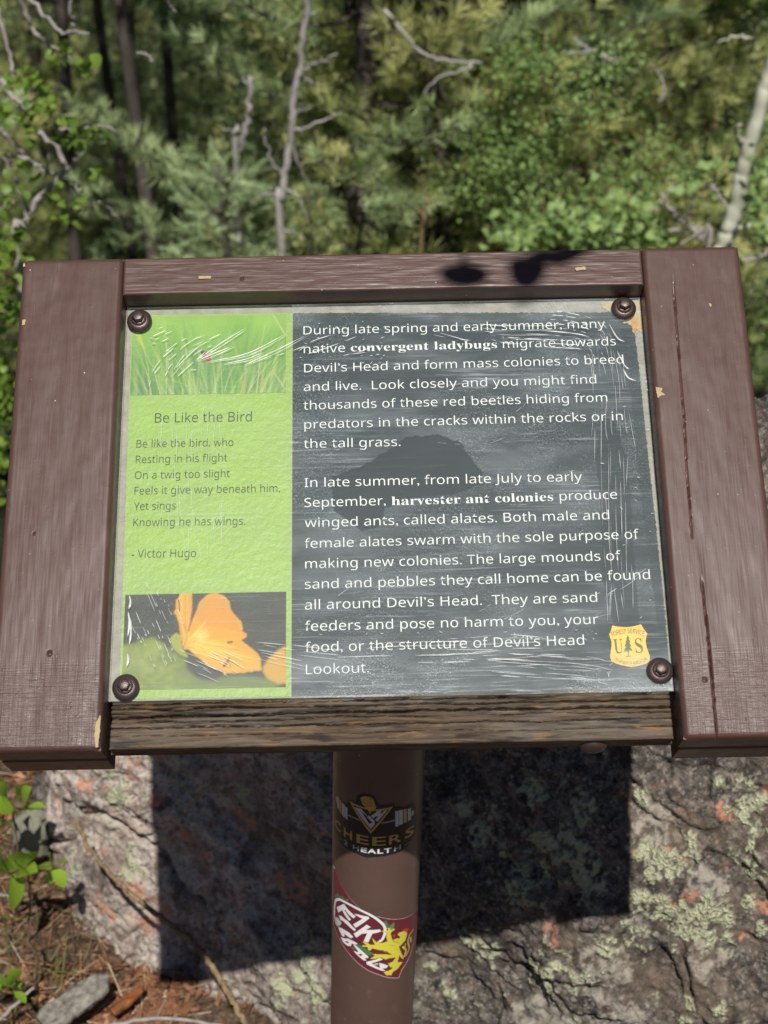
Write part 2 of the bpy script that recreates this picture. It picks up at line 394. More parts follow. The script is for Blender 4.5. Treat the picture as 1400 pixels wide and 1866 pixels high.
# ------------------------------------------------------------------ the boulder
def build_boulder():
    a = np.concatenate([np.arange(-1.05, -.62, .012), np.arange(-.62, .50, .0026), np.arange(.50, 1.3, .010)])
    b = np.concatenate([np.arange(-.15, .0, .012), np.arange(.0, 1.22, .0028), np.arange(1.22, 2.2, .010)])
    A, B = np.meshgrid(a, b)
    # left edge wraps back, top rounds over and runs back
    x0, r = -.40, .16
    t = np.clip((x0 - A) / (r * np.pi / 2), 0, 1) * np.pi / 2
    X = np.where(A > x0, A, x0 - r * np.sin(t)); ya = np.where(A > x0, 0, r * (1 - np.cos(t)) + np.maximum(0, (x0 - A) - r * np.pi / 2))
    z0 = .84 - .24 * sstep(.05, -.32, A) + .10 * fbm(np.stack([A, 0 * A, 0 * A], -1), 3, 2, 41); r2 = .15
    t2 = np.clip((B - z0) / (r2 * np.pi / 2), 0, 1) * np.pi / 2
    ex = np.maximum(0, (B - z0) - r2 * np.pi / 2)
    Z = np.where(B < z0, B, z0 + r2 * np.sin(t2)) - ex * .78; yb = np.where(B < z0, 0, r2 * (1 - np.cos(t2)) + ex * .62)
    Y = RP0[1] - .43 * np.maximum(X, -.56) + .32 * (np.minimum(Z, 1.05) - RP0[2]) + ya + yb
    Y = Y + .22 * sstep(.42, 1.2, A) * (A - .42) - .060 * sstep(.06, .26, X) * sstep(.75, .45, Z) + .09 * sstep(-.02, -.25, X) * sstep(.60, .15, Z)
    P = np.stack([X, Y, Z], -1)
    Q = np.stack([A, B * .9, 0 * A], -1)
    d = .022 * fbm(Q, 2.6, 3, 1)
    # broken facets: stepped noise
    s = fbm(Q + .08 * fbm(Q, 5, 2, 9)[..., None], 6.5, 3, 2); s2 = s * 4; d += .010 * (np.floor(s2) + sstep(.35, .65, s2 - np.floor(s2))) / 1.0
    d += .0045 * fbm(Q, 22, 4, 4) + .0042 * fbm(Q, 100, 3, 6, .7) - .007 * sstep(.30, .55, fbm(Q, 30, 3, 7, .6))
    # cracks
    w = Q + np.stack([.05 * fbm(Q, 5, 3, 21), .05 * fbm(Q, 5, 3, 22), 0 * A], -1)
    rg = np.abs(noise3(w * np.array([3.2, 5.0, 1]) + 3.1, 31)); d -= .022 * sstep(.035, .0, rg) * sstep(-.1, .25, noise3(Q * 3, 33))
    rg2 = np.abs(noise3(w * np.array([9, 12., 1]) + 7.7, 35)); d -= .008 * sstep(.05, .0, rg2) * sstep(.0, .3, noise3(Q * 6, 36))
    # lichens: placed patches and small random ones
    def blob(lst, seed):
        m = np.full(A.shape, -1.0); nz = .45 * fbm(Q, 26, 4, seed, .6) + .35 * fbm(Q, 80, 3, seed + 3, .6)
        for (px, py, rx) in lst:
            p = rockpt(px, py); rr = rx / F * 2.05
            m = np.maximum(m, 1 - np.hypot(X - p[0], (Z - p[2]) * 1.05) / rr)
        return m, nz
    m, nz = blob([(1215, 1520, 70), (1190, 1590, 60), (1265, 1625, 75), (1165, 1500, 45), (1345, 1425, 60), (1350, 1520, 45), (1150, 1625, 45), (1040, 1690, 62),
                  (985, 1735, 50), (860, 1715, 50), (1000, 1500, 75), (950, 1560, 60), (1060, 1530, 55), (880, 1480, 45), (960, 1400, 40), (1060, 1420, 40), (1380, 1640, 40),
                  (1240, 1755, 22), (1300, 1765, 25), (1225, 1790, 18), (1070, 1750, 24), (700, 1790, 40), (570, 1815, 60), (520, 1840, 45), (480, 1800, 30), (815, 1815, 22), (830, 1845, 24),
                  (1335, 1595, 30), (1100, 1650, 30), (1160, 1420, 30),
                  (160, 1430, 40), (195, 1480, 45), (200, 1510, 35), (230, 1660, 45), (120, 1680, 35), (330, 1480, 45), (320, 1540, 30), (240, 1670, 40), (265, 1460, 22), (350, 1620, 25), (140, 1615, 18), (420, 1500, 30)], 51)
    crumb = fbm(Q, 70, 4, 58, .7)
    lich = sstep(.06, .16, m * .7 + nz * 1.5 + .45 * crumb - .30) * sstep(-.26, -.06, crumb + .5 * noise3(Q * 230, 59))
    lich = np.maximum(lich, sstep(.42, .52, fbm(Q, 46, 4, 63, .65)) * sstep(-.1, .2, fbm(Q, 5, 2, 64)))
    lich = np.maximum(lich, .9 * sstep(.56, .64, fbm(Q, 24, 4, 61, .6)))
    om, onz = blob([(1205, 1505, 16), (1240, 1570, 18), (1215, 1580, 12), (1385, 1600, 22), (1310, 1440, 20), (1330, 1650, 12), (1150, 1500, 10), (1010, 1640, 14), (1400, 1420, 22),
                    (215, 1420, 22), (228, 1440, 16), (360, 1640, 35), (230, 1700, 30), (280, 1740, 30), (330, 1590, 20), (280, 1510, 20), (140, 1500, 18), (180, 1740, 30), (250, 1760, 30), (600, 1610, 22), (420, 1560, 30), (505, 1680, 35)], 71)
    orange = np.maximum(sstep(-.02, .18, om * .8 + onz * 1.4 - .12), .8 * sstep(.58, .68, fbm(Q, 40, 4, 75, .65))) * (1 - lich) * sstep(-.35, .0, fbm(Q, 120, 3, 76, .7))
    tm, tnz = blob([(1095, 1690, 45), (1115, 1775, 48), (1005, 1830, 75), (960, 1860, 60), (1275, 1680, 30), (160, 1560, 35), (190, 1600, 45), (250, 1600, 40), (110, 1640, 30), (330, 1690, 25), (200, 1750, 40), (310, 1650, 30), (290, 1720, 24), (280, 1850, 40), (1180, 1450, 40), (1270, 1550, 35)], 81)
    tan = sstep(.0, .2, tm * .8 + tnz * 1.2) * (1 - lich) * (1 - orange) * sstep(-.30, .05, crumb)
    d += lich * (.0022 + .0045 * np.clip(fbm(Q, 110, 3, 91, .7), -1, 1)) + .0015 * tan
    # displace along the surface's own normal
    du = np.gradient(P, axis=1); dv = np.gradient(P, axis=0); n = np.cross(du, dv); n /= np.linalg.norm(n, axis=-1, keepdims=True) + 1e-12
    P = P + n * d[..., None]
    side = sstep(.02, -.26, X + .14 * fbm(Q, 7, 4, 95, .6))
    mask = np.stack([lich, orange, tan, np.ones_like(lich)], -1)
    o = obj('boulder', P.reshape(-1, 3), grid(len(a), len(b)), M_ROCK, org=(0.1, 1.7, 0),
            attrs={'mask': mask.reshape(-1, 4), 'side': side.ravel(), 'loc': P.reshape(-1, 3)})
    tag(o, 'large lichen covered granite boulder standing behind the sign post', 'boulder')
    return P
ROCK = build_boulder()

# ------------------------------------------------------------------ the sign
WI, SH, LW, RW = .4652, .4471, .0906, .0874
SIGN = thing('interpretive_sign', 'brown framed trail information sign on a round brown post in front of the boulder', 'sign', (-.024, 1.2287, 0))

def board(name, u0, u1, v0, v1, w0, thick, mat, rad=.005, du=.0007, dv=.001, disp=None, parent=SIGN, extra=None):
    def ax(a, b, st):
        e = np.array([0, .0006, .0013, .0021, .003, .0042, .0055]); e = e[e < rad * 1.3]
        m = np.linspace(a + rad * 1.3, b - rad * 1.3, max(3, int((b - a - 2.6 * rad) / st)))
        return np.concatenate([a + e, m, (b - e)[::-1]])
    u, v = ax(u0, u1, du), ax(v1, v0, dv)
    U, Vv = np.meshgrid(u, v)
    dx = np.maximum(0, rad - np.minimum(U - u0, u1 - U)); dy = np.maximum(0, rad - np.minimum(v0 - Vv, Vv - v1))
    rr = np.minimum(np.hypot(dx, dy), rad * .999)
    Wd = w0 - (rad - np.sqrt(rad ** 2 - rr ** 2))
    if disp is not None: Wd = Wd + disp(U, Vv)
    L = np.stack([U, Vv, Wd], -1).reshape(-1, 3); f = grid(len(u), len(v))
    nu, nv = len(u), len(v); idx = np.arange(nu * nv).reshape(nv, nu)
    loop = np.concatenate([idx[0, :], idx[1:, -1], idx[-1, -2::-1], idx[-2:0:-1, 0]])
    ring = L[loop]; steps = []
    for t in np.linspace(0, 1, 5):
        s = ring.copy(); s[:, 2] = ring[:, 2] * (1 - t) + (w0 - thick) * t
        if 0 < t < 1: s[:, :2] += 0
        steps.append(s)
    S = np.concatenate(steps); n = len(loop); base = len(L)
    q = []
    for k in range(4):
        i = np.arange(n); q.append(np.stack([base + k * n + (i + 1) % n, base + k * n + i, base + (k + 1) * n + i, base + (k + 1) * n + (i + 1) % n], -1))
    back = base + 5 * n + np.arange(4); C = np.array([(u0, v1, w0 - thick), (u0, v0, w0 - thick), (u1, v0, w0 - thick), (u1, v1, w0 - thick)])
    L = np.concatenate([L, S, C]); q = np.concatenate(q)
    sm = np.concatenate([np.ones(len(f)), np.zeros(len(q)), [0]]).astype(bool)
    faces = [f, q, back[None]]; mats = [mat] if not isinstance(mat, list) else mat
    midx = np.zeros(len(sm), int)
    return obj(name, sworld(L), faces, mats, parent, smooth=sm, attrs={'loc': L}, midx=midx)

def crackline(U, V, pts, depth, width):
    """groove along a polyline given in photo pixels"""
    p = np.array([splane(x, y, 0) for x, y in pts]); order = np.argsort(p[:, 1]); p = p[order]
    c = np.interp(V, p[:, 1], p[:, 0]) + .0006 * noise3(np.stack([V * 160, V * 0, V * 0], -1), 5)
    on = sstep(p[0, 1] - .002, p[0, 1] + .01, V) * sstep(p[-1, 1] + .002, p[-1, 1] - .03, V)
    wv = width * (.55 + .9 * np.abs(noise3(np.stack([V * 70, V * 0, V * 0 + 2], -1), 6)))
    return -depth * on * sstep(1.0, .35, np.abs(U - c) / wv)
def stile_disp(seed, cracks=(), holes=()):
    def f(U, V):
        P = np.stack([U, V, U * 0], -1)
        d = .0006 * fbm(P * np.array([1, .3, 1]), 40, 3, seed) + .00007 * fbm(P * np.array([1, .05, 1]), 600, 2, seed + 4)
        for pts, dep, wid in cracks: d = d + crackline(U, V, pts, dep, wid)
        for x, y, r in holes:
            c = splane(x, y, 0); d = d - .004 * sstep(1, .6, np.hypot(U - c[0], V - c[1]) / r)
        return d
    return f
board('stile', -WI/2 - LW, -WI/2, 0, -SH, 0, .034, M_PV, disp=stile_disp(100, holes=[(90, 1190, .0022), (62, 972, .001)]))
board('stile', WI/2, WI/2 + RW, 0, -SH, 0, .034, M_PV, disp=stile_disp(120, cracks=[
    ([(1226, 500), (1233, 590), (1240, 680), (1247, 760), (1252, 860), (1262, 980)], .008, .0010),
    ([(1278, 1050), (1290, 1150), (1298, 1240), (1303, 1300), (1307, 1352)], .010, .0014)],
    holes=[(1285, 1238, .002)]))
RV = -.0378
board('top_rail', -WI/2 + .0006, WI/2 - .0006, -.0012, RV, -.0006, .038, M_PU, .0016, disp=lambda U, V:
      .0003 * fbm(np.stack([U * .2, V, U * 0], -1), 160, 3, 140) + .00018 * fbm(np.stack([U * .04, V, U * 0], -1), 900, 2, 144)
      - .0035 * sstep(1, .6, np.hypot(U - splane(441, 507, 0)[0], V - splane(441, 507, 0)[1]) / .0018))
PB = -.3985
def rail_disp(U, V):
    P = np.stack([U, V, U * 0], -1); rough = .45 + .6 * sstep(.06, -.06, U); up = sstep(-.434, -.418, V)
    wv = V + .0030 * fbm(P * np.array([1, .3, 1]), 18, 3, 150)
    d = .0012 * fbm(np.stack([U * 10, wv * 420, U * 0], -1), 1, 3, 152) * rough * (.3 + up)
    lay = fbm(np.stack([U * 5, wv * 95, U * 0], -1), 1, 2, 154) * 3.2; d += .0012 * (np.floor(lay) + sstep(.8, 1., lay - np.floor(lay))) * rough * up      # wood broken away in layers
    rg = np.abs(noise3(np.stack([U * 7, wv * 120, U * 0 + 3], -1), 158)); d -= .0022 * sstep(.10, .0, rg) * rough * up
    for k, (v0, w, dep) in enumerate([(-.4045, .0018, .008), (-.4095, .0016, .008), (-.4150, .0022, .010), (-.4195, .0010, .005), (-.4250, .0013, .007), (-.4320, .0008, .004)]):
        c = v0 + .0026 * fbm(np.stack([U * 12, U * 0, U * 0 + k], -1), 1, 4, 160 + k)
        pres = sstep(-.42, -.20, noise3(np.stack([U * 9, U * 0 + 9 * k, U * 0], -1), 170 + k) + .12 * (rough - .9))
        wk = w * (.45 + 1.1 * np.abs(noise3(np.stack([U * 60, U * 0 + k, U * 0], -1), 180)))
        d -= dep * pres * sstep(1.15, .5, np.abs(V - c) / wk)
    d -= .0045 * sstep(-.409, -.399, V) * rough
    return d
board('bottom_rail', -WI/2 + .003, WI/2 - .004, PB, -.4418, -.0235, .021, M_OLD, .0022, dv=.00042, disp=rail_disp)
board('back_board', -WI/2 + .0002, WI/2 - .0002, RV + .004, PB + .0005, -.0276, .012, M_PLY, .001, .02, .02)
# a second layer of boards screwed behind the uprights
board('rear_stile', -WI/2 - LW + .003, -WI/2 - .001, -.002, -SH - .0005, -.0385, .038, M_PV, .003, .004, .004)
board('rear_stile', WI/2 + .0025, WI/2 + RW - .003, -.002, -SH - .0005, -.0385, .038, M_PV, .003, .004, .004)
board('rear_rail', -WI/2 + .0, WI/2 - .0, -.16, -.30, -.0405, .030, M_PU, .003, .004, .004)
board('rear_rail', -WI/2 + .0002, WI/2 - .0002, -.385, -.4412, -.0452, .008, M_OLD, .003, .004, .004)  # strip added to block sun leaking past the bottom rail's ends

def flat(name, poly, w, mat, parent, thick=None):
    """a flat printed shape from a list of (u, v)"""
    poly = np.asarray(poly, float); n = len(poly)
    V = np.concatenate([poly, np.full((n, 1), w)], 1)
    return obj(name, sworld(V), np.arange(n)[None], mat, parent, smooth=False, attrs={'loc': V})
PANEL = obj('display_panel', sworld([(-.2325, RV + .0005, -.0270), (.2325, RV + .0005, -.0270), (.2325, -.4015, -.0270), (-.2325, -.4015, -.0270)]),
            np.array([[3, 2, 1, 0]]), M_BACK, SIGN, smooth=False)
WP = -.0266
def ragged(pts, step=.0012, amp=.0012, seed=0, sides=None):
    out = []
    for k in range(len(pts)):
        a, b = np.array(pts[k]), np.array(pts[(k + 1) % len(pts)]); L = np.linalg.norm(b - a); n = max(1, int(L / step))
        t = np.linspace(0, 1, n, endpoint=False)[:, None]; q = a + (b - a) * t
        if sides is None or sides[k]:
            nn = np.array([b[1] - a[1], a[0] - b[0]]) / L
            z = np.abs(fbm(np.concatenate([q * 220, np.full((n, 1), seed)], 1), 1, 3, seed)) * amp * 2
            q = q - nn * z[:, None] * -1
        out.append(q)
    return np.concatenate(out)
DIV = -.0822
gp = ragged([(-.2236, -.3997), (DIV, -.4000), (DIV, -.0458), (-.2270, -.0450)], amp=.0007, seed=3, sides=[1, 0, 0, 1])
flat('green_print', gp, WP, M_GREEN, PANEL)
dp = ragged([(DIV + .0003, -.4003), tuple(splane(1223, 1251, WP)), tuple(splane(1206, 1060, WP)), tuple(splane(1184, 860, WP)), tuple(splane(1166, 690, WP)), tuple(splane(1152, 570, WP)), (DIV + .0003, -.0462)], amp=.0011, seed=9, sides=[0, 1, 1, 1, 1, 1, 0])
flat('dark_print', dp, WP, M_DARK, PANEL)
# glue stains where the print has lifted at the corners
tr = splane(1140, 566, WP)
flat('stain', ragged([(tr[0] - .020, tr[1] + .004), (tr[0] + .0125, tr[1] - .022), (tr[0] + .0135, tr[1] + .011), (tr[0] - .022, tr[1] + .0085)][::1], .001, .0022, 15), WP + .00015, simple('tan glue stain', (.46, .37, .22), .7, 0, .3, .3, 200), PANEL)
rs = splane(1157, 590, WP)
flat('rust_stain', ragged([(rs[0] - .0035, rs[1] + .008), (rs[0] - .002, rs[1] - .009), (rs[0] + .001, rs[1] - .006), (rs[0] + .0038, rs[1] + .006)], .0008, .001, 16), WP + .0003, M_RUST, PANEL)

# lettering ---------------------------------------------------------
SANS = lambda s: ''.join(chr(0x1D5A0 + ord(c) - 65) if 'A' <= c <= 'Z' else chr(0x1D5BA + ord(c) - 97) if 'a' <= c <= 'z' else c for c in s)
SERIF = lambda s: ''.join(chr(0x1D400 + ord(c) - 65) if 'A' <= c <= 'Z' else chr(0x1D41A + ord(c) - 97) if 'a' <= c <= 'z' else c for c in s)
def text2d(s, offset=0.0, res=3):
    cu = bpy.data.curves.new('lettering', 'FONT'); cu.body = s; cu.resolution_u = res; cu.offset = offset
    o = bpy.data.objects.new('lettering', cu); COL.objects.link(o); bpy.context.view_layer.update()
    me = bpy.data.meshes.new_from_object(o.evaluated_get(bpy.context.evaluated_depsgraph_get()))
    V = np.zeros(len(me.vertices) * 3, np.float32); me.vertices.foreach_get('co', V); V = V.reshape(-1, 3)[:, :2].astype(float)
    me.calc_loop_triangles(); T = np.zeros(len(me.loop_triangles) * 3, np.int32); me.loop_triangles.foreach_get('vertices', T); T = T.reshape(-1, 3)
    bpy.data.objects.remove(o, do_unlink=True); bpy.data.curves.remove(cu); bpy.data.meshes.remove(me)
    return V, T
def line_on(s, p0, p1, cap, font=SANS, offset=0.0, capunits=.714):
    """set a string so its ink runs from pixel p0 to pixel p1 along the baseline, cap height in metres"""
    V, T = text2d(font(s), offset if font is not SANS else offset - .007); a, b = splane(*p0, WP), splane(*p1, WP)
    x0, x1 = V[:, 0].min(), V[:, 0].max(); L = np.linalg.norm(b - a); e = (b - a) / L; n = np.array([-e[1], e[0]])
    q = a + np.outer((V[:, 0] - x0) / (x1 - x0) * L, e) + np.outer(V[:, 1] / capunits * cap, n)
    return q, T
def lettering(name, lines, mat, w=WP + .0004):
    parts = [(np.concatenate([q, np.full((len(q), 1), w)], 1), T) for q, T in lines]
    V, Fs = join(parts); return obj(name, sworld(V), np.concatenate(Fs), mat, PANEL, smooth=False)
CB = .00835
A4 = lambda x, y: (520 + x / 3.889, 560 + y / 3.889)
body1 = [line_on('During late spring and early summer, many', (553.4, 610), (1103, 597.5), CB),
         line_on('native', (554, 644), (629, 641.5), CB), line_on('convergent ladybugs', (639.6, 640.8), (906, 634.5), CB * .93, SERIF, -.006, .676), line_on('migrate towards', (917, 634.5), (1122.6, 629.6), CB),
         line_on('Devil’s Head and form mass colonies to breed', (554.7, 679), (1136.7, 662.5), CB),
         line_on('and live.  Look closely and you might find', (554, 713), (1087, 699), CB),
         line_on('thousands of these red beetles hiding from', (553.5, 747), (1107, 732), CB),
         line_on('predators in the cracks within the rocks or in', (555, 781.6), (1135.4, 766), CB),
         line_on('the tall grass.', (554, 817), (730, 813), CB)]
body2 = [line_on('In late summer, from late July to early', (555, 888), (1061, 876.6), CB),
         line_on('September,', (555, 924.5), (703, 920.5), CB), line_on('harvester ant colonies', (714, 921), (1008.6, 913), CB * .95, SERIF, -.006, .676), line_on('produce', (1020.6, 912.5), (1125, 909), CB),
         line_on('winged ants, called alates. Both male and', (556, 961), (1110.6, 946.5), CB),
         line_on('female alates swarm with the sole purpose of', (555.5, 999), (1165, 981.6), CB),
         line_on('making new colonies. The large mounds of', (556.5, 1036), (1132, 1021), CB),
         line_on('sand and pebbles they call home can be found', (556, 1073.4), (1185, 1055.7), CB),
         line_on('all around Devil’s Head.  They are sand', (556, 1111), (1088.6, 1097), CB),
         line_on('feeders and pose no harm to you, your', (556, 1150), (1090.6, 1137), CB),
         line_on('food, or the structure of Devil’s Head', (556.5, 1188.6), (1065, 1175), CB),
         line_on('Lookout.', (557.8, 1229), (672.5, 1225.6), CB)]
lettering('ladybug_lettering', body1, M_WHITE); lettering('ant_lettering', body2, M_WHITE)
lettering('title_lettering', [line_on('Be Like the Bird', (282.3, 770.6), (459, 768), .0093)], M_INK)
lettering('poem_lettering', [line_on('Be like the bird, who', (248.9, 816), (425.5, 812.8), .0072), line_on('Resting in his flight', (247.6, 844.4), (414.2, 841), .0072),
    line_on('On a twig too slight', (245.8, 873.2), (419, 869.6), .0072), line_on('Feels it give way beneath him,', (245.3, 901.5), (510.6, 896.6), .0072),
    line_on('Yet sings', (244.2, 929.8), (320.3, 928.5), .0072), line_on('Knowing he has wings.', (243, 959.4), (446.9, 956.3), .0072),
    line_on('- Victor Hugo', (239.9, 1016.7), (357.4, 1015.4), .0074)], M_INK)

# ------------------------------------------------------------------ small painter for printed pictures
class Canvas:
    def __init__(s, x0, y0, x1, y1, res, ss=2, bgc=None):
        s.x0, s.y0, s.res, s.ss = x0, y0, res, ss
        s.w, s.h = int(round((x1 - x0) / res)), int(round((y1 - y0) / res))
        s.c = np.zeros((s.h * ss, s.w * ss, 3)); s.a = np.zeros((s.h * ss, s.w * ss))
        if bgc is not None: s.c[:] = bgc; s.a[:] = 1
    def _px(s, P): return (np.asarray(P, float) - (s.x0, s.y0)) / s.res * s.ss
    def _box(s, Q, pad=0):
        x0, y0 = np.floor(Q.min(0) - pad).astype(int); x1, y1 = np.ceil(Q.max(0) + pad).astype(int) + 1
        return max(0, x0), max(0, y0), min(s.c.shape[1], x1), min(s.c.shape[0], y1)
    def put(s, box, m, col, al=1.0):
        x0, y0, x1, y1 = box; m = m[..., None] * al
        s.c[y0:y1, x0:x1] = s.c[y0:y1, x0:x1] * (1 - m) + np.asarray(col) * m
        s.a[y0:y1, x0:x1] = np.maximum(s.a[y0:y1, x0:x1], m[..., 0])
    def poly(s, P, col, al=1.0):
        Q = s._px(P); b = s._box(Q); x0, y0, x1, y1 = b
        if x1 <= x0 or y1 <= y0: return
        X, Y = np.meshgrid(np.arange(x0, x1) + .5, np.arange(y0, y1) + .5); ins = np.zeros(X.shape, bool)
        for k in range(len(Q)):
            (ax, ay), (bx, by) = Q[k], Q[(k + 1) % len(Q)]
            if ay == by: continue
            ins ^= ((ay > Y) != (by > Y)) & (X < (bx - ax) * (Y - ay) / (by - ay) + ax)
        s.put(b, ins.astype(float), col, al)
    def tris(s, P, T, col, al=1.0):
        for t in T: s.poly(np.asarray(P)[t], col, al)
    def line(s, P, wd, col, al=1.0, w2=None, soft=0.0):
        Q = s._px(P); k = s.ss / s.res; w2 = wd if w2 is None else w2
        n = len(Q) - 1
        for i in range(n):
            a, b_ = Q[i], Q[i + 1]; wa = (wd + (w2 - wd) * i / n) * k / 2; wb = (wd + (w2 - wd) * (i + 1) / n) * k / 2
            bx = s._box(np.stack([a, b_]), max(wa, wb) * (1 + soft) + 1); x0, y0, x1, y1 = bx
            if x1 <= x0 or y1 <= y0: continue
            X, Y = np.meshgrid(np.arange(x0, x1) + .5, np.arange(y0, y1) + .5); d = b_ - a; L2 = max(d @ d, 1e-9)
            t = np.clip(((X - a[0]) * d[0] + (Y - a[1]) * d[1]) / L2, 0, 1); dist = np.hypot(X - a[0] - t * d[0], Y - a[1] - t * d[1]); ww = wa + (wb - wa) * t
            s.put(bx, np.clip((ww - dist) / (soft * ww + 1) + .5, 0, 1), col, al)
    def blur(s, r):
        r = int(r * s.ss)
        for ax in (0, 1):
            for _ in range(2):
                p = np.pad(s.c, [(r, r) if i == ax else (0, 0) for i in range(3)], 'edge'); cs = np.cumsum(p, ax); cs = np.concatenate([np.zeros_like(np.take(cs, [0], ax)), cs], ax)
                n = s.c.shape[ax]; s.c = (np.take(cs, np.arange(2 * r + 1, 2 * r + 1 + n), ax) - np.take(cs, np.arange(n), ax)) / (2 * r + 1)
    def get(s):
        k = s.ss; c = s.c.reshape(s.h, k, s.w, k, 3); a = s.a.reshape(s.h, k, s.w, k)
        am = a.mean((1, 3)); cm = (c * a[..., None]).sum((1, 3)) / np.maximum(a.sum((1, 3)), 1e-6)[..., None]
        return cm, am
    def xy(s):
        X, Y = np.meshgrid(s.x0 + (np.arange(s.w) + .5) * s.res, s.y0 + (np.arange(s.h) + .5) * s.res); return X, Y

def photo(name, cv, w):
    c, a = cv.get(); X, Y = cv.xy(); L = np.stack([X, Y, np.full_like(X, w)], -1).reshape(-1, 3)
    return obj(name, sworld(L), grid(cv.w, cv.h), M_ART, PANEL, smooth=False, attrs={'art': np.concatenate([c.reshape(-1, 3), np.ones((cv.w * cv.h, 1))], 1)})

# grass photograph with a ladybug
def grass_photo():
    cv = Canvas(-.2262, -.1250, -.0876, -.0468, .0004, 2, (.20, .40, .055)); r = np.random.default_rng(4)
    X, Y = np.meshgrid(np.linspace(0, 1, cv.c.shape[1]), np.linspace(0, 1, cv.c.shape[0])); q = np.stack([X * 4, Y * 2, X * 0], -1)
    n = fbm(q, 1, 3, 5)[..., None]; top = sstep(.2, 1, Y)[..., None]
    cv.c = np.array([.17, .36, .06]) * (1 - top) + np.array([.33, .56, .08]) * top + n * np.array([.13, .12, .03])
    bl = np.array([(.10, .25, .11)]) ; cv.c += (sstep(.35, 0, Y) * sstep(.30, .0, X))[..., None] * (np.array([.03, .12, .09]) - np.array([.17, .36, .06]))
    for k in range(150):
        x = r.uniform(-.225, -.088); h = r.uniform(.02, .085); lean = (x + .155) * r.uniform(.1, .6) + r.normal(0, .012)
        col = [(.46, .62, .12), (.60, .70, .22), (.12, .30, .06), (.30, .52, .07), (.55, .60, .25), (.09, .22, .10)][r.integers(6)]
        cv.line([(x, -.127), (x + lean * .4, -.127 + h * .55), (x + lean, -.127 + h)], r.uniform(.0008, .0026), col, r.uniform(.35, .8), .0002, 1.5)
    cv.blur(1.5)
    for k in range(60):
        x = r.uniform(-.225, -.088); h = r.uniform(.02, .078); lean = (x + .155) * r.uniform(.2, .7) + r.normal(0, .014)
        col = [(.62, .72, .25), (.72, .70, .38), (.50, .66, .14), (.14, .34, .07)][r.integers(4)]
        cv.line([(x, -.127), (x + lean * .35, -.127 + h * .5), (x + lean, -.127 + h)], r.uniform(.0004, .0010), col, .75, .0002, .4)
    cv.line([(-.100, -.047), (-.0885, -.068)], .0016, (.62, .60, .30), .8); cv.line([(-.098, -.106), (-.088, -.122)], .001, (.7, .66, .45), .7)
    cv.line([(-.126, -.125), (-.1235, -.105)], .003, (.60, .42, .10), .8, .0005, 1); cv.line([(-.108, -.118), (-.1095, -.104)], .003, (.62, .45, .12), .7, .0005, 1)
    cv.line([(-.222, -.062), (-.215, -.080)], .005, (.62, .66, .08), .8, .001, 1)
    a = splane(377, 650, WP); th = np.linspace(0, 2 * np.pi, 24); R = lambda rx, ry: np.stack([a[0] + rx * np.cos(th) - .35 * ry * np.sin(th), a[1] + ry * np.sin(th)], 1)
    cv.poly(R(.0031, .0052), (.55, .03, .05)); cv.poly(R(.0014, .0035) + (.0008, .0005), (.72, .12, .13)); cv.poly(R(.0022, .0022) + (-.0032, .0038), (.05, .03, .07))
    cv.blur(.5); cv.c *= np.array([.62, .66, .66]); return cv
photo('grass_photo', grass_photo(), WP + .0003)
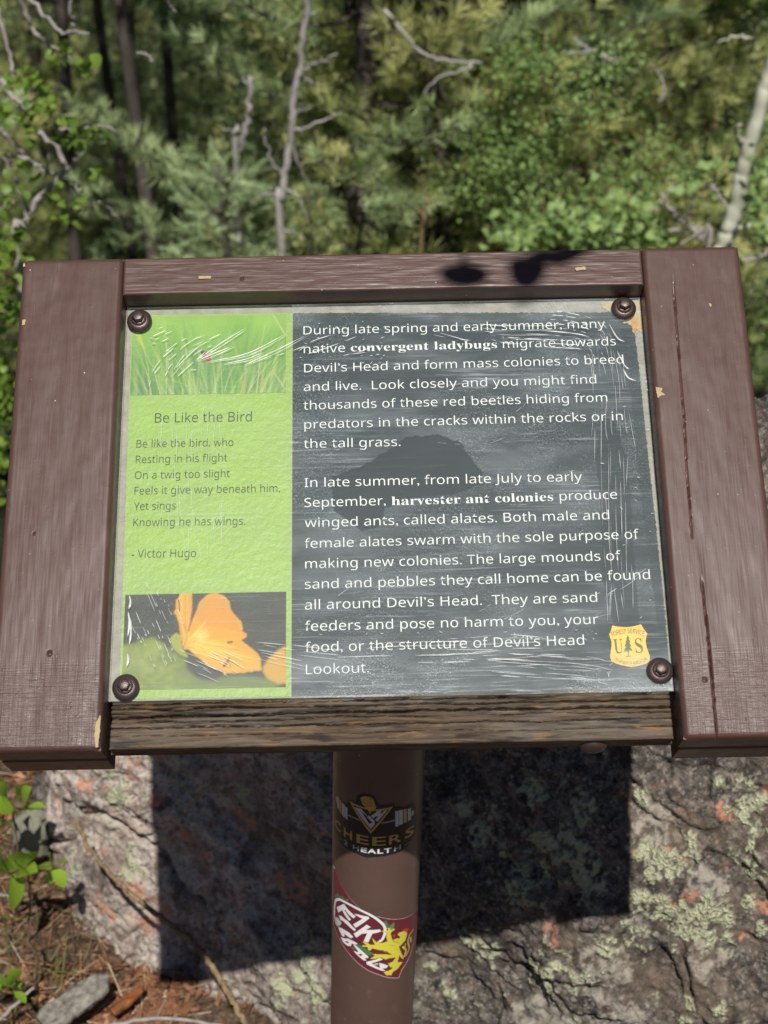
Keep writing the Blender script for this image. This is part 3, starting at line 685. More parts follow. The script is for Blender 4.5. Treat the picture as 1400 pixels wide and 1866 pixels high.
# yellow petal photograph with an ant; outline points read off a 3.889x crop with origin (200, 1060)
def petal_photo():
    cv = Canvas(-.2225, -.3925, -.0866, -.3097, .0004, 2, (.030, .042, .055)); r = np.random.default_rng(8)
    px = lambda L: np.array([splane(200 + x / 3.889, 1060 + y / 3.889, WP) for x, y in L])
    X, Y = np.meshgrid(np.linspace(0, 1, cv.c.shape[1]), np.linspace(0, 1, cv.c.shape[0])); q = np.stack([X * 6, Y * 4, X * 0], -1)
    cv.c += fbm(q, 1, 4, 3)[..., None] * np.array([.02, .025, .03])
    th = np.linspace(0, 2 * np.pi, 40, endpoint=False)
    for (cx, cy, rx, ry, col, al) in [(270, 560, 150, 160, (.17, .25, .07), 1), (140, 620, 150, 180, (.20, .28, .09), 1), (430, 620, 120, 110, (.15, .22, .07), 1), (330, 720, 330, 110, (.16, .23, .09), 1), (900, 740, 300, 70, (.13, .20, .10), 1), (640, 790, 400, 60, (.16, .24, .10), 1), (320, 470, 70, 50, (.24, .33, .11), 1), (700, 640, 120, 60, (.03, .04, .06), 1)]:
        wob = 1 + .25 * fbm(np.stack([np.cos(th) * 2, np.sin(th) * 2, th * 0 + cx], -1), 1, 3, 7)
        cv.poly(px([(cx + rx * math.cos(t) * w, cy + ry * math.sin(t) * w) for t, w in zip(th, wob)]), col, al)
    for k in range(160):
        x, y = r.uniform(90, 520), r.uniform(470, 780); cv.line(px([(x, y), (x + r.normal(0, 30), y + r.normal(0, 30))]), .002, [(.26, .36, .12), (.11, .17, .05), (.33, .40, .18)][r.integers(3)], .5, .0008, 1)
    cv.blur(2.5)
    wob = lambda pts, amp, seed: np.concatenate([np.array([np.array(a) + (np.array(b) - np.array(a)) * t + amp * np.array([noise3(np.array([[a[0] * .1 + t * 9, a[1] * .1, seed]]))[0], noise3(np.array([[a[0] * .1 + t * 9, a[1] * .1, seed + 5]]))[0]]) for t in np.linspace(0, 1, 8, endpoint=False)]) for a, b in zip(pts, pts[1:] + pts[:1])])
    cv.poly(px(wob([(1090, 600), (1130, 540), (1200, 480), (1250, 455), (1260, 720), (1200, 725), (1120, 690), (1085, 640)], 8, 1)), (.52, .33, .05)); cv.blur(2)
    cv.poly(px(wob([(420, 410), (470, 360), (500, 380), (520, 470), (560, 540), (500, 520), (450, 470)], 14, 6)), (.30, .36, .10))
    back = wob([(497, 82), (585, 82), (585, 180), (570, 300), (560, 400), (580, 480), (530, 480), (505, 400), (490, 290), (465, 225), (450, 232), (470, 190), (470, 130), (492, 112)], 7, 2)
    cv.poly(px(back), (.62, .36, .045))
    main = wob([(700, 88), (760, 80), (810, 100), (850, 140), (860, 200), (900, 250), (935, 285), (945, 330), (940, 355), (972, 370), (970, 395), (930, 415), (990, 460), (1040, 500), (1070, 540), (1080, 630), (1040, 635), (960, 645), (905, 650), (830, 650), (815, 668), (808, 640), (760, 622), (700, 600), (640, 545), (580, 500), (545, 460), (555, 360), (580, 290), (610, 220), (640, 140)], 9, 3)
    cv.poly(px(main), (.60, .345, .040)); cv.poly(px([(660, 130), (760, 90), (840, 150), (900, 270), (925, 360), (800, 330), (640, 300), (610, 240)]), (.56, .26, .045), .55); cv.poly(px([(580, 470), (760, 480), (1030, 520), (1070, 620), (830, 640), (650, 540)]), (.66, .43, .07), .5); cv.blur(1)
    for k in range(420):                                    # veins fan out from the petal's base
        a = r.uniform(-1.0, .75); L = r.uniform(150, 560); x0, y0 = 560 + r.normal(0, 14), 440 + r.normal(0, 20); b = a + r.normal(0, .05)
        p = [(x0 + math.cos(b) * L * t, y0 + math.sin(b) * L * t * (.75 if b > 0 else .95)) for t in (.15, .5, .95)]
        ins = np.array(p[-1]); mx = 720 + 330 * sstep(300, 560, ins[1])
        if p[-1][0] < mx - 20 and p[-1][1] > 110 and p[-1][1] < 625: cv.line(px(p), .0008, [(.80, .56, .12), (.56, .31, .04), (.82, .62, .24)][r.integers(3)], .55, .0003, .5)
    for k in range(26):
        x = r.uniform(500, 580); cv.line(px([(x, 95), (x - 6, 260), (545 + r.normal(0, 14), 450)]), .0008, [(.80, .52, .10), (.46, .24, .03)][k % 2], .6)
    cv.line(px([(590, 180), (572, 300), (560, 350)]), .0013, (.20, .12, .03), .8); cv.line(px([(490, 130), (498, 210)]), .0012, (.16, .08, .02), .8)
    e = px([(650, 390)])[0]; [cv.poly(np.stack([e[0] + q * np.cos(th), e[1] + q * np.sin(th)], 1), (.82, .66, .36), .12) for q in np.linspace(.0075, .001, 8)]
    for pts, wd in [([(812, 598), (828, 578)], .0024), ([(830, 572), (838, 560)], .0012), ([(842, 556), (848, 545)], .002), ([(830, 570), (852, 578), (856, 610)], .0005), ([(834, 566), (860, 560), (874, 572)], .0005), ([(838, 560), (822, 548)], .0005), ([(826, 578), (815, 570)], .0005), ([(846, 545), (836, 536)], .0004), ([(840, 432), (865, 428)], .002), ([(832, 430), (872, 432)], .0005)]:
        cv.line(px(pts), wd, (.16, .07, .03), .9)
    cv.blur(.5); cv.c *= np.array([.90, .80, .42]); return cv
photo('petal_photo', petal_photo(), WP + .0003)

# shield emblem -----------------------------------------------------
def emblem():
    px = lambda L: np.array([splane(1080 + x / 7.778, 1120 + y / 7.778, WP) for x, y in L])
    top = [(280 + t * 405, 155 + 32 * math.sin(math.pi * t) - 15 * t) for t in np.linspace(0, 1, 9)]
    right = [(725, 205), (775, 270), (762, 310), (752, 380), (765, 460), (790, 530), (812, 590), (808, 650), (770, 690)]
    bot = [(700, 715), (620, 735), (555, 745), (490, 735), (400, 715), (320, 690), (265, 655)]
    left = [(248, 600), (258, 520), (270, 440), (268, 380), (250, 330), (235, 285), (262, 225)]
    sh = px(top + right + bot + left); o = []
    def ly(P, f, m): o.append((np.concatenate([P, np.full((len(P), 1), WP + .0003 + m * .0001)], 1), f, m))
    ly(sh, [np.arange(len(sh))[None, ::-1]], 0)
    def put(s, p0, p1, hgt, font=SERIF, arc=0.0, off=.0, cu=.676):
        V, T = text2d(font(s), off); a, b = px([p0, p1]); x0, x1 = V[:, 0].min(), V[:, 0].max(); t = (V[:, 0] - x0) / (x1 - x0); L = np.linalg.norm(b - a); e = (b - a) / L; n = np.array([-e[1], e[0]])
        sl = arc * 4 * (1 - 2 * t) / L; up = np.stack([-sl, np.ones_like(sl)], 1); up /= np.linalg.norm(up, axis=1, keepdims=True)
        q = a + np.outer(t * L, e) + np.outer(arc * 4 * t * (1 - t), n) + (V[:, 1] / cu * hgt)[:, None] * (up[:, :1] * e + up[:, 1:] * n)
        ly(q, [T], 1)
    put('U', (312, 552), (440, 545), .0122); put('S', (615, 545), (722, 538), .0122)
    put('FOREST', (285, 312), (478, 272), .0040, SANS, .0006, .012, .714); put('SERVICE', (500, 266), (722, 302), .0040, SANS, .0006, .012, .714)
    put('DEPARTMENT OF AGRICULTURE', (300, 650), (785, 640), .0029, SANS, -.0042, .006, .714)
    tree = [(500, 285)]
    for y, w in [(345, 24), (400, 40), (455, 52), (518, 74)]:
        tree += [(500 + w, y), (500 + w * .5, y - 6)]
    tree += [(512, 520), (512, 585), (552, 586), (552, 594), (465, 600), (465, 592), (500, 586), (500, 524)]
    for y, w in [(522, 60), (455, 52), (400, 38), (345, 24)]:
        tree += [(500 - w * .5, y - 4), (500 - w, y + 2)] if y != 522 else [(440, 524)]
    tr_ = px(tree); ly(tr_, [np.arange(len(tr_))[None, ::-1]], 1)
    V, Fs = join([(p, f) for p, f, m in o]); mi = np.concatenate([np.full(sum(len(a) for a in f), m) for p, f, m in o])
    # pale rim line on the left and top edge
    obj('shield_emblem', sworld(V), Fs, [M_YEL, M_SINK], PANEL, smooth=False, midx=mi)
emblem()

# clear cover with its worn haze and painted sheen -------------------------------------
def cover():
    px = lambda L: np.array([splane(x, y, -.0228) for x, y in L])
    u = np.linspace(-.2312, .2316, 420); v = np.linspace(-.4030, RV - .0012, 340); U, V = np.meshgrid(u, v)
    P = np.stack([U, V, U * 0], -1); wob = .0016 * fbm(P, 120, 4, 3)
    def inside(poly):
        ins = np.zeros(U.shape, bool); Q = px(poly); u2, v2 = U + wob, V + 1.1 * .0016 * fbm(P, 120, 4, 8)
        for k in range(len(Q)):
            (ax, ay), (bx, by) = Q[k], Q[(k + 1) % len(Q)]
            if ay != by: ins ^= ((ay > v2) != (by > v2)) & (u2 < (bx - ax) * (v2 - ay) / (by - ay) + ax)
        return ins
    hz = np.ones(U.shape)
    hz[U < DIV] = .38
    hz[inside([(604, 868), (660, 850), (715, 815), (738, 798), (800, 790), (840, 808), (862, 838), (880, 862), (872, 885), (830, 900), (770, 905), (705, 925), (690, 960), (660, 968), (635, 950), (608, 930)])] = .12
    hz[inside([(1085, 830), (1092, 900), (1098, 990), (1096, 1050), (1106, 1085), (1118, 1140), (1165, 1140), (1160, 1060), (1152, 980), (1150, 900), (1140, 830), (1120, 770), (1100, 760)])] = .42
    hz[inside([(1130, 600), (1145, 680), (1158, 800), (1166, 900), (1180, 1000), (1200, 1150), (1212, 1150), (1190, 900), (1170, 700), (1160, 600)])] = .6
    hz = hz * (1 + .9 * sstep(-.355, -.385, V) * (U > DIV)) * (1 + .5 * sstep(-.07, -.05, V) * (U > DIV))  # bluish sheen painted in towards the foot; milkier at the top too
    L = np.stack([U, V, np.full_like(U, -.0228)], -1).reshape(-1, 3)
    o = obj('clear_cover', sworld(L), grid(len(u), len(v)), M_COVER, PANEL, smooth=False, attrs={'loc': L, 'haze': hz.ravel()})
    # the sheet's sawn edge, frosted
    e = np.array([(u[0], v[0]), (u[-1], v[0]), (u[-1], v[-1]), (u[0], v[-1])]); Vv = np.concatenate([np.c_[e, np.full(4, -.0228)], np.c_[e, np.full(4, -.0264)]])
    i = np.arange(4); q = np.stack([i, (i + 1) % 4, (i + 1) % 4 + 4, i + 4], -1)[:, ::-1]
    M = Mat('frosted acrylic edge'); m = M.out(M.mixsh(.55, M.n('ShaderNodeBsdfTransparent', {0: (.8, .85, .82)}).outputs[0], M.pbsdf((.42, .46, .43), .4)))
    obj('cover_edge', sworld(Vv), q, m, PANEL, smooth=False)
cover()

# raised wrinkles in the film -----------------------------------------
def wrinkles():
    r = np.random.default_rng(21); parts = []; W0 = -.0226
    def rib(pts, wd=.0006, n=7, whole=False):
        P = smooth_path(np.array([splane(x, y, W0) for x, y in pts]), n)
        if len(P) > 11 and wd < .0007 and not whole:
            c0 = 0
            while c0 < len(P) - 3:
                c1 = c0 + int(r.integers(4, 13)); one(P[c0:c1] + r.normal(0, .00035, 2), wd * r.uniform(.45, 1.35)); c0 = c1 + int(r.integers(0, 4))
            return
        one(P, wd)
    def one(P, wd):
        if len(P) < 3: return
        T = np.gradient(P, axis=0); T /= np.linalg.norm(T, axis=1, keepdims=True) + 1e-12; N = np.stack([-T[:, 1], T[:, 0]], 1)
        t = np.linspace(0, 1, len(P)); w = wd * .5 * np.minimum(1, 5 * np.minimum(t + .02, 1.02 - t)) * (.35 + 1.1 * np.clip(.5 + .8 * noise3(np.c_[P * 180, np.full(len(P), wd * 9e3)], int(r.integers(99))), 0, 1))
        V = np.concatenate([np.c_[P + N * w[:, None], np.full(len(P), W0)], np.c_[P - N * w[:, None], np.full(len(P), W0)], np.c_[P, W0 + w * .9]]); k = len(P); i = np.arange(k - 1)
        parts.append((V, [np.stack([i, i + 2 * k, i + 2 * k + 1, i + 1], -1)[:, ::1], np.stack([i + 2 * k, i + k, i + k + 1, i + 2 * k + 1], -1)]))
    def dbl(pts, wd=.0006, gap=5):
        rib(pts, wd, whole=True); m = len(pts); rib([(x + gap * (.2 + .8 * math.sin(math.pi * (k + .3) / m)), y + gap * .8 * math.sin(math.pi * (k + .5) / m)) for k, (x, y) in enumerate(pts)], wd * .8, whole=True)
    g = lambda L: [(220 + x / 4.118, 560 + y / 4.118) for x, y in L]
    for L in [[(560, 405), (780, 250), (930, 160)], [(570, 405), (700, 345), (845, 290)], [(650, 410), (950, 345), (1240, 200)], [(765, 425), (950, 385), (1065, 335)], [(925, 435), (1150, 330), (1390, 210)]]: dbl(g(L), .00075, 4)
    for L in [[(240, 215), (330, 175), (410, 140)], [(285, 160), (320, 145)], [(330, 200), (385, 180)], [(230, 265), (290, 262), (355, 235)], [(215, 225), (250, 240), (285, 230)], [(1085, 395), (1150, 365), (1230, 345)], [(1290, 325), (1400, 285)],
              [(390, 515), (490, 400), (610, 310)], [(415, 455), (520, 350), (680, 200)], [(440, 310), (560, 230), (670, 200)], [(540, 290), (680, 230), (780, 185)], [(340, 330), (420, 270), (500, 225)], [(210, 600), (240, 520), (300, 440)], [(230, 490), (300, 390), (400, 300)],
              [(430, 520), (540, 420), (640, 330)], [(360, 400), (430, 340), (470, 300)], [(440, 430), (600, 290), (760, 210)], [(400, 470), (470, 370), (560, 300)], [(330, 515), (355, 470), (390, 420)], [(650, 300), (690, 285)], [(520, 470), (570, 468)], [(600, 380), (660, 340), (720, 320)]]: rib(g(L), .00062)
    for k in range(9):                                       # streaks over the poem
        x = 300 + k * 13 + r.normal(0, 3); rib([(x, 735 + r.uniform(0, 60)), (x + r.normal(0, 5), 830), (x + r.normal(8, 6), 930), (x + r.normal(16, 6), 1010 + r.uniform(0, 60))], .00022)
    for k in range(26):
        x, y = r.uniform(240, 330), r.uniform(1060, 1200); L = r.uniform(18, 50); rib([(x, y), (x + L * .25, y + L * .6), (x + L * .42, y + L)], .00045)
    for k in range(14):
        x, y = 345 + r.uniform(-20, 60), 1180 + r.uniform(0, 45); L = r.uniform(25, 70); rib([(x, y), (x + L * .5, y + L * .22), (x + L, y + L * .5)], .00045)
    for k in range(6):
        rib([(470 + r.normal(0, 8), 1170 + k * 6), (530, 1176 + k * 8), (590 + r.uniform(0, 40), 1184 + k * 10)], .0004)
    for x, y0, y1 in [(236, 1085, 1110), (234, 1115, 1160), (237, 1125, 1175), (232, 1190, 1215)]: rib([(x, y0), (x + 2, (y0 + y1) / 2), (x - 1, y1)], .0018)
    for k in range(10):                                      # arcs round the upper right bolt
        d = k * 5.2; full = smooth_path([(960 - d * 2 + r.normal(0, 12), 566 + d * 1.3), (1040 - d * .6, 570 + d * 1.35), (1098 - d * .7, 592 + d), (1124 - d * .9, 645 + d * .5)], 8)
        a0 = int(r.uniform(0, 9)); a1 = a0 + int(r.uniform(6, 13)); rib(full[a0:a1:2], .0004 + .0005 * r.random()); rib(full[a1 + 1:a1 + 8:2] + r.normal(0, 1.5, 2), .0004) if a1 + 6 < len(full) else None
    for L in [[(1110, 590), (1125, 615), (1139, 623)], [(1125, 640), (1138, 665), (1147, 673)], [(1136, 673), (1145, 688), (1160, 694)]]: rib(L, .0011)
    for k in range(9):                                       # long runs down the right side
        x = 1082 + k * 7.5 + r.normal(0, 2); s = (k - 3) * 2.2
        y1 = r.uniform(800, 880); rib([(x - 8, 625 + r.uniform(0, 30)), (x + r.normal(0, 3), 700), (x + s * .6, 770), (x + s * 1.5 + r.normal(0, 4), y1)], .00030)
    for k in range(8):
        x = 1095 + k * 7 + r.normal(0, 2); y0 = r.uniform(800, 900); rib([(x, y0), (x + r.normal(0, 3), 960), (x + 4 + r.normal(0, 3), 1040), (x + 10 + r.normal(0, 3), 1110 + r.uniform(0, 25))], .0003)
    rib([(1106, 1085), (1140, 1062), (1178, 1034)], .0005); rib([(1108, 1088), (1130, 1075), (1180, 1042)], .0003)
    for k in range(13):                                      # waves along the foot
        y = 1158 + k * 4.2 + r.normal(0, 2); x0 = 560 + r.uniform(0, 330) if k < 9 else 720 + r.uniform(0, 250); L = r.uniform(130, 300)
        rib([(x0, y + 6), (x0 + L * .25, y + 5 + r.normal(0, 2)), (x0 + L * .55, y + r.normal(0, 3)), (x0 + L, y - 3 + 10 * (x0 + L > 1000))], .00045)
    for k in range(9):
        x0 = 880 + r.uniform(0, 90); y = 1190 + k * 5; rib([(x0, y), (x0 + 70, y + 5), (x0 + 150, y + 9), (min(1110, x0 + 230), y + 18)], .00042)
    for k in range(5): rib([(860 + r.uniform(0, 60), 590 + k * 7), (930, 594 + k * 8), (1010 + r.uniform(0, 40), 592 + k * 9)], .0005)
    for L in [[(790, 610), (830, 618), (880, 623)], [(800, 606), (850, 620)], [(545, 640), (570, 622), (605, 610)], [(560, 645), (600, 632), (650, 612)], [(625, 648), (660, 638), (690, 625)], [(640, 645), (668, 642)]]: rib(L, .0006)
    for k in range(60):                                      # flecks
        a = r.random(); x, y = (r.uniform(545, 700), r.uniform(575, 665)) if a < .35 else (r.uniform(560, 1100), r.uniform(1145, 1165)) if a < .7 else (r.uniform(1085, 1200), r.uniform(650, 1200))
        L = r.uniform(3, 9); rib([(x, y), (x + L, y + r.normal(0, 3))], .0006, 2)
    for k in range(26):
        x, y = r.uniform(560, 1080), r.uniform(660, 1140); L = r.uniform(10, 60); a = r.normal(-.35, .25); rib([(x, y), (x + L * .5, y + L * .5 * a + 1), (x + L, y + L * a)], .00022)
    V, Fs = join(parts); obj('film_wrinkles', sworld(V), Fs, M_WR, PANEL)
wrinkles()

# bolts ----------------------------------------------------------------
def lathe(prof, n=40, rad_mod=None):
    a = np.linspace(0, 2 * np.pi, n, endpoint=False); prof = np.array(prof); k = len(prof)
    V = np.stack([prof[:, None, 0] * np.cos(a), prof[:, None, 0] * np.sin(a), np.repeat(prof[:, 1:2], n, 1)], -1).reshape(-1, 3)
    i = np.arange(k - 1)[:, None] * n + np.arange(n)[None]; j = np.arange(k - 1)[:, None] * n + (np.arange(n)[None] + 1) % n
    return V, np.stack([i, j, j + n, i + n], -1).reshape(-1, 4)
def bolt(x, y, spin):
    c = splane(x, y, -.0215); ctr = np.array([c[0], c[1], -.0228])
    V, f = lathe([(.0110, 0), (.0112, .0008), (.0106, .0019), (.0092, .0031), (.0078, .0038), (.0064, .0041), (.0001, .0041)])
    b = obj('bolt', sworld(V + ctr), f, M_BOLT, SIGN)
    V, f = lathe([(.0064, .0040), (.0067, .0048), (.0064, .0056), (.0050, .0062), (.0001, .0062)]); obj('flange', sworld(V + ctr), f, M_BOLT, b)
    a = np.linspace(0, 2 * np.pi, 6, endpoint=False) + spin; rings = []
    for rr, zz in [(.0052, .0060), (.0052, .0101), (.0049, .0110), (.0042, .0114), (.00001, .0113)]: rings.append(np.stack([rr * np.cos(a), rr * np.sin(a), np.full(6, zz)], -1))
    V = np.concatenate(rings); i = np.arange(4)[:, None] * 6 + np.arange(6)[None]; j = np.arange(4)[:, None] * 6 + (np.arange(6)[None] + 1) % 6
    obj('hex_head', sworld(V + ctr), np.stack([i, j, j + 6, i + 6], -1).reshape(-1, 4), M_BOLT, b, smooth=False)
for x, y, s in [(254, 584, .2), (1137, 561, .5), (229, 1252, .1), (1203, 1222, .35)]: bolt(x, y, s)
# round head of a carriage bolt under the bottom rail
V, f = lathe([(.0118, 0), (.0114, .0022), (.0090, .0048), (.0050, .0066), (.0001, .0072)], 28)
c = splane(1081, 1364, -.045); V = np.stack([V[:, 0], -V[:, 2], V[:, 1]], -1)
obj('bolt', sworld(V + np.array([c[0], -.4412, -.044])), f, M_BOLT, SIGN)

# paint chips: thin flakes of bare wood on the boards
def chip(lst, board_name):
    o = [ch for ch in SIGN.children if ch.name == board_name][0]; parts = []
    for pts in lst:
        q = ragged([tuple(splane(x, y, 0)) for x, y in pts], .0008, .0006, int(pts[0][0]))
        parts.append((np.c_[q, np.full(len(q), .0007)], [np.arange(len(q))[None]]))
    V, Fs = join(parts); obj('bare_patch', sworld(V), Fs, M_CHIP, o, smooth=False)
chip([[(1195, 706), (1199, 726), (1203, 722), (1212, 720), (1204, 714), (1207, 708)], [(1292, 553), (1294, 560), (1297, 556)]], 'stile.001')
chip([[(182, 1305), (176, 1318), (173, 1340), (175, 1362), (179, 1362), (184, 1305)], [(43, 481), (43, 487), (46, 486), (46, 481)], [(42, 584), (41, 593), (45, 592), (47, 584)]], 'stile')
chip([[(363, 504), (362, 508), (384, 508), (385, 504)], [(1048, 489), (1050, 494), (1068, 491), (1066, 487)]], 'top_rail')

# ------------------------------------------------------------------ the post and its stickers
PR = .0475; PT = np.array([-.00509, 1.2287, .817]); PK = (-.00509 + .01435) / (.817 - .4259)     # top point, lean
def paxis(z): return np.array([PT[0] + PK * (z - PT[2]), PT[1], z])
def ppix(x, y):
    d = ray(x, y); ox = CAM[0] - PT[0] - PK * (CAM[2] - PT[2]); dx = d[0] - PK * d[2]; oy = CAM[1] - PT[1]
    a = dx * dx + d[1] ** 2; b = 2 * (ox * dx + oy * d[1]); c = ox * ox + oy * oy - PR ** 2; t = (-b - math.sqrt(max(0, b * b - 4 * a * c))) / 2 / a
    return np.array([math.atan2(ox + t * dx, -(oy + t * d[1])) * PR, CAM[2] + t * d[2]])
def pwrap(s, h, r):
    return np.stack([PT[0] + PK * (h - PT[2]) + r * np.sin(s / PR), PT[1] - r * np.cos(s / PR), h], -1)
zs = np.linspace(-.2, 1.19, 60)
V, f = tube([paxis(z) for z in zs], PR, 64)
V[:, 2] = np.minimum(V[:, 2], 1.155 + (V[:, 1] - 1.2287) * .78)
POST = obj('post', V, f, M_POLE, SIGN)
board('mounting_plate', -.055, .050, -.075, -.24, -.0708, .006, M_PU, .001, .01, .01)
def sticker(name, cv):
    c, al = cv.get(); X, Y = cv.xy(); V = pwrap(X, Y, PR + .0003); f = grid(cv.w, cv.h); keep = al.ravel()[f].min(1) > .5; f = f[keep]
    used = np.unique(f); mp = np.full(cv.w * cv.h, -1); mp[used] = np.arange(len(used))
    obj(name, V.reshape(-1, 3)[used], mp[f], M_STICK, POST, attrs={'art': np.c_[c.reshape(-1, 3), np.ones(cv.w * cv.h)][used]})
def sticker_gym():
    cv = Canvas(-.062, .714, .060, .808, .0004, 2); c = lambda L: np.array([ppix(600 + x / 8.235, 1440 + y / 8.235) for x, y in L])
    K = (.012, .012, .013); G = (.52, .33, .07); S = (.52, .50, .52); WH = (.85, .86, .86)
    cv.poly(c([(62, 110), (100, 60), (160, 140), (240, 195), (290, 175), (300, 140), (400, 190), (410, 80), (480, 45), (600, 45), (690, 90), (740, 190), (790, 215), (980, 185), (985, 230), (1150, 240), (1250, 175), (1300, 230), (1320, 440), (1290, 680), (1180, 830), (1060, 925), (900, 975), (700, 1000), (560, 1010), (400, 945), (220, 850), (130, 720), (75, 600), (66, 400)]), K)
    for (x0, x1, hgt, tilt, col) in [(990, 1040, 115, 0, S), (1045, 1105, 110, -8, S), (1115, 1165, 102, -10, G), (1180, 1225, 90, -12, S), (1235, 1265, 35, -16, S)]:
        y = 425 - (x0 - 990) * .30; cv.poly(c([(x0, y - hgt), (x1, y - hgt + tilt * 1.2), (x1, y + hgt + tilt * 1.6), (x0, y + hgt)]), col)
    for (x0, x1, y, hgt, col) in [(240, 278, 345, 95, S), (195, 236, 300, 105, S), (158, 190, 245, 105, G), (125, 154, 190, 100, S), (105, 122, 140, 45, S)]:
        cv.poly(c([(x0, y - hgt - 18), (x1, y - hgt + 18), (x1, y + hgt + 10), (x0, y + hgt - 40)]), col)
    cv.line(c([(280, 365), (360, 405), (450, 440)]), .0022, (.22, .20, .20)); cv.line(c([(800, 490), (900, 470), (990, 440)]), .0022, (.26, .24, .24))
    cv.poly(c([(305, 155), (480, 240), (640, 285), (800, 275), (955, 240), (625, 650)]), G); cv.poly(c([(360, 215), (490, 265), (640, 305), (800, 298), (900, 282), (625, 605)]), K)
    cv.poly(c([(385, 250), (480, 275), (560, 360), (580, 395), (530, 350), (490, 318), (600, 500), (670, 475), (690, 505), (625, 580)]), S)
    cv.poly(c([(570, 400), (600, 372), (690, 470), (670, 500)]), S)
    cv.poly(c([(625, 385), (740, 300), (790, 305), (760, 345), (790, 345), (830, 300), (870, 298), (720, 470), (690, 440), (735, 390), (700, 385), (670, 420)]), S)
    cv.poly(c([(470, 110), (520, 90), (620, 95), (660, 130), (705, 255), (690, 280), (600, 290), (540, 255), (500, 200)]), G); cv.poly(c([(545, 250), (680, 280), (630, 315), (625, 345), (605, 345), (600, 320)]), G)
    for k in range(6): cv.line(c([(490 + k * 8, 135 + k * 20), (640 + k * 8, 140 + k * 20)]), .0005, (.2, .12, .02))
    for k in range(3): cv.line(c([(600 + 14 * k, 98), (622 + 14 * k, 130)]), .0006, (.1, .07, .02))
    def word(s, x0, x1, h0, h1, col, off, stretch=1.0):
        V, T = text2d(s, off, 2); V = V.copy(); V[:, 0] = x0 + (V[:, 0] - V[:, 0].min()) / np.ptp(V[:, 0]) * (x1 - x0); yy = V[:, 1]; V[:, 1] = h0 + yy / .7 * (h1 - h0); cv.tris(V, T, col)
    bounds = [('C', -.0560, -.0440), ('H', -.0385, -.0275), ('E', -.0222, -.0088), ('E', -.0052, .0090), ('R', .0122, .0262), ('S', .0305, .0440)]
    for ch, a, b in bounds: word(ch, a, b, .7358, .7480, G, .012)
    for ch, a, b, col in [('2', -.0385, -.0330, (.40, .38, .40)), ('H', -.0262, -.0192, (.40, .40, .40)), ('E', -.0170, -.0105, WH), ('A', -.0098, -.0008, WH), ('L', .0005, .0065, WH), ('T', .0075, .0150, WH), ('H', .0180, .0258, (.42, .42, .42))]: word(ch, a, b, .7248, .7310, col, .02)
    cv.line([(-.054, .7285), (-.043, .7268)], .0007, (.25, .25, .25)); cv.line([(.030, .7278), (.041, .7268)], .0007, (.25, .25, .25))
    return cv
sticker('dumbbell_sticker', sticker_gym())
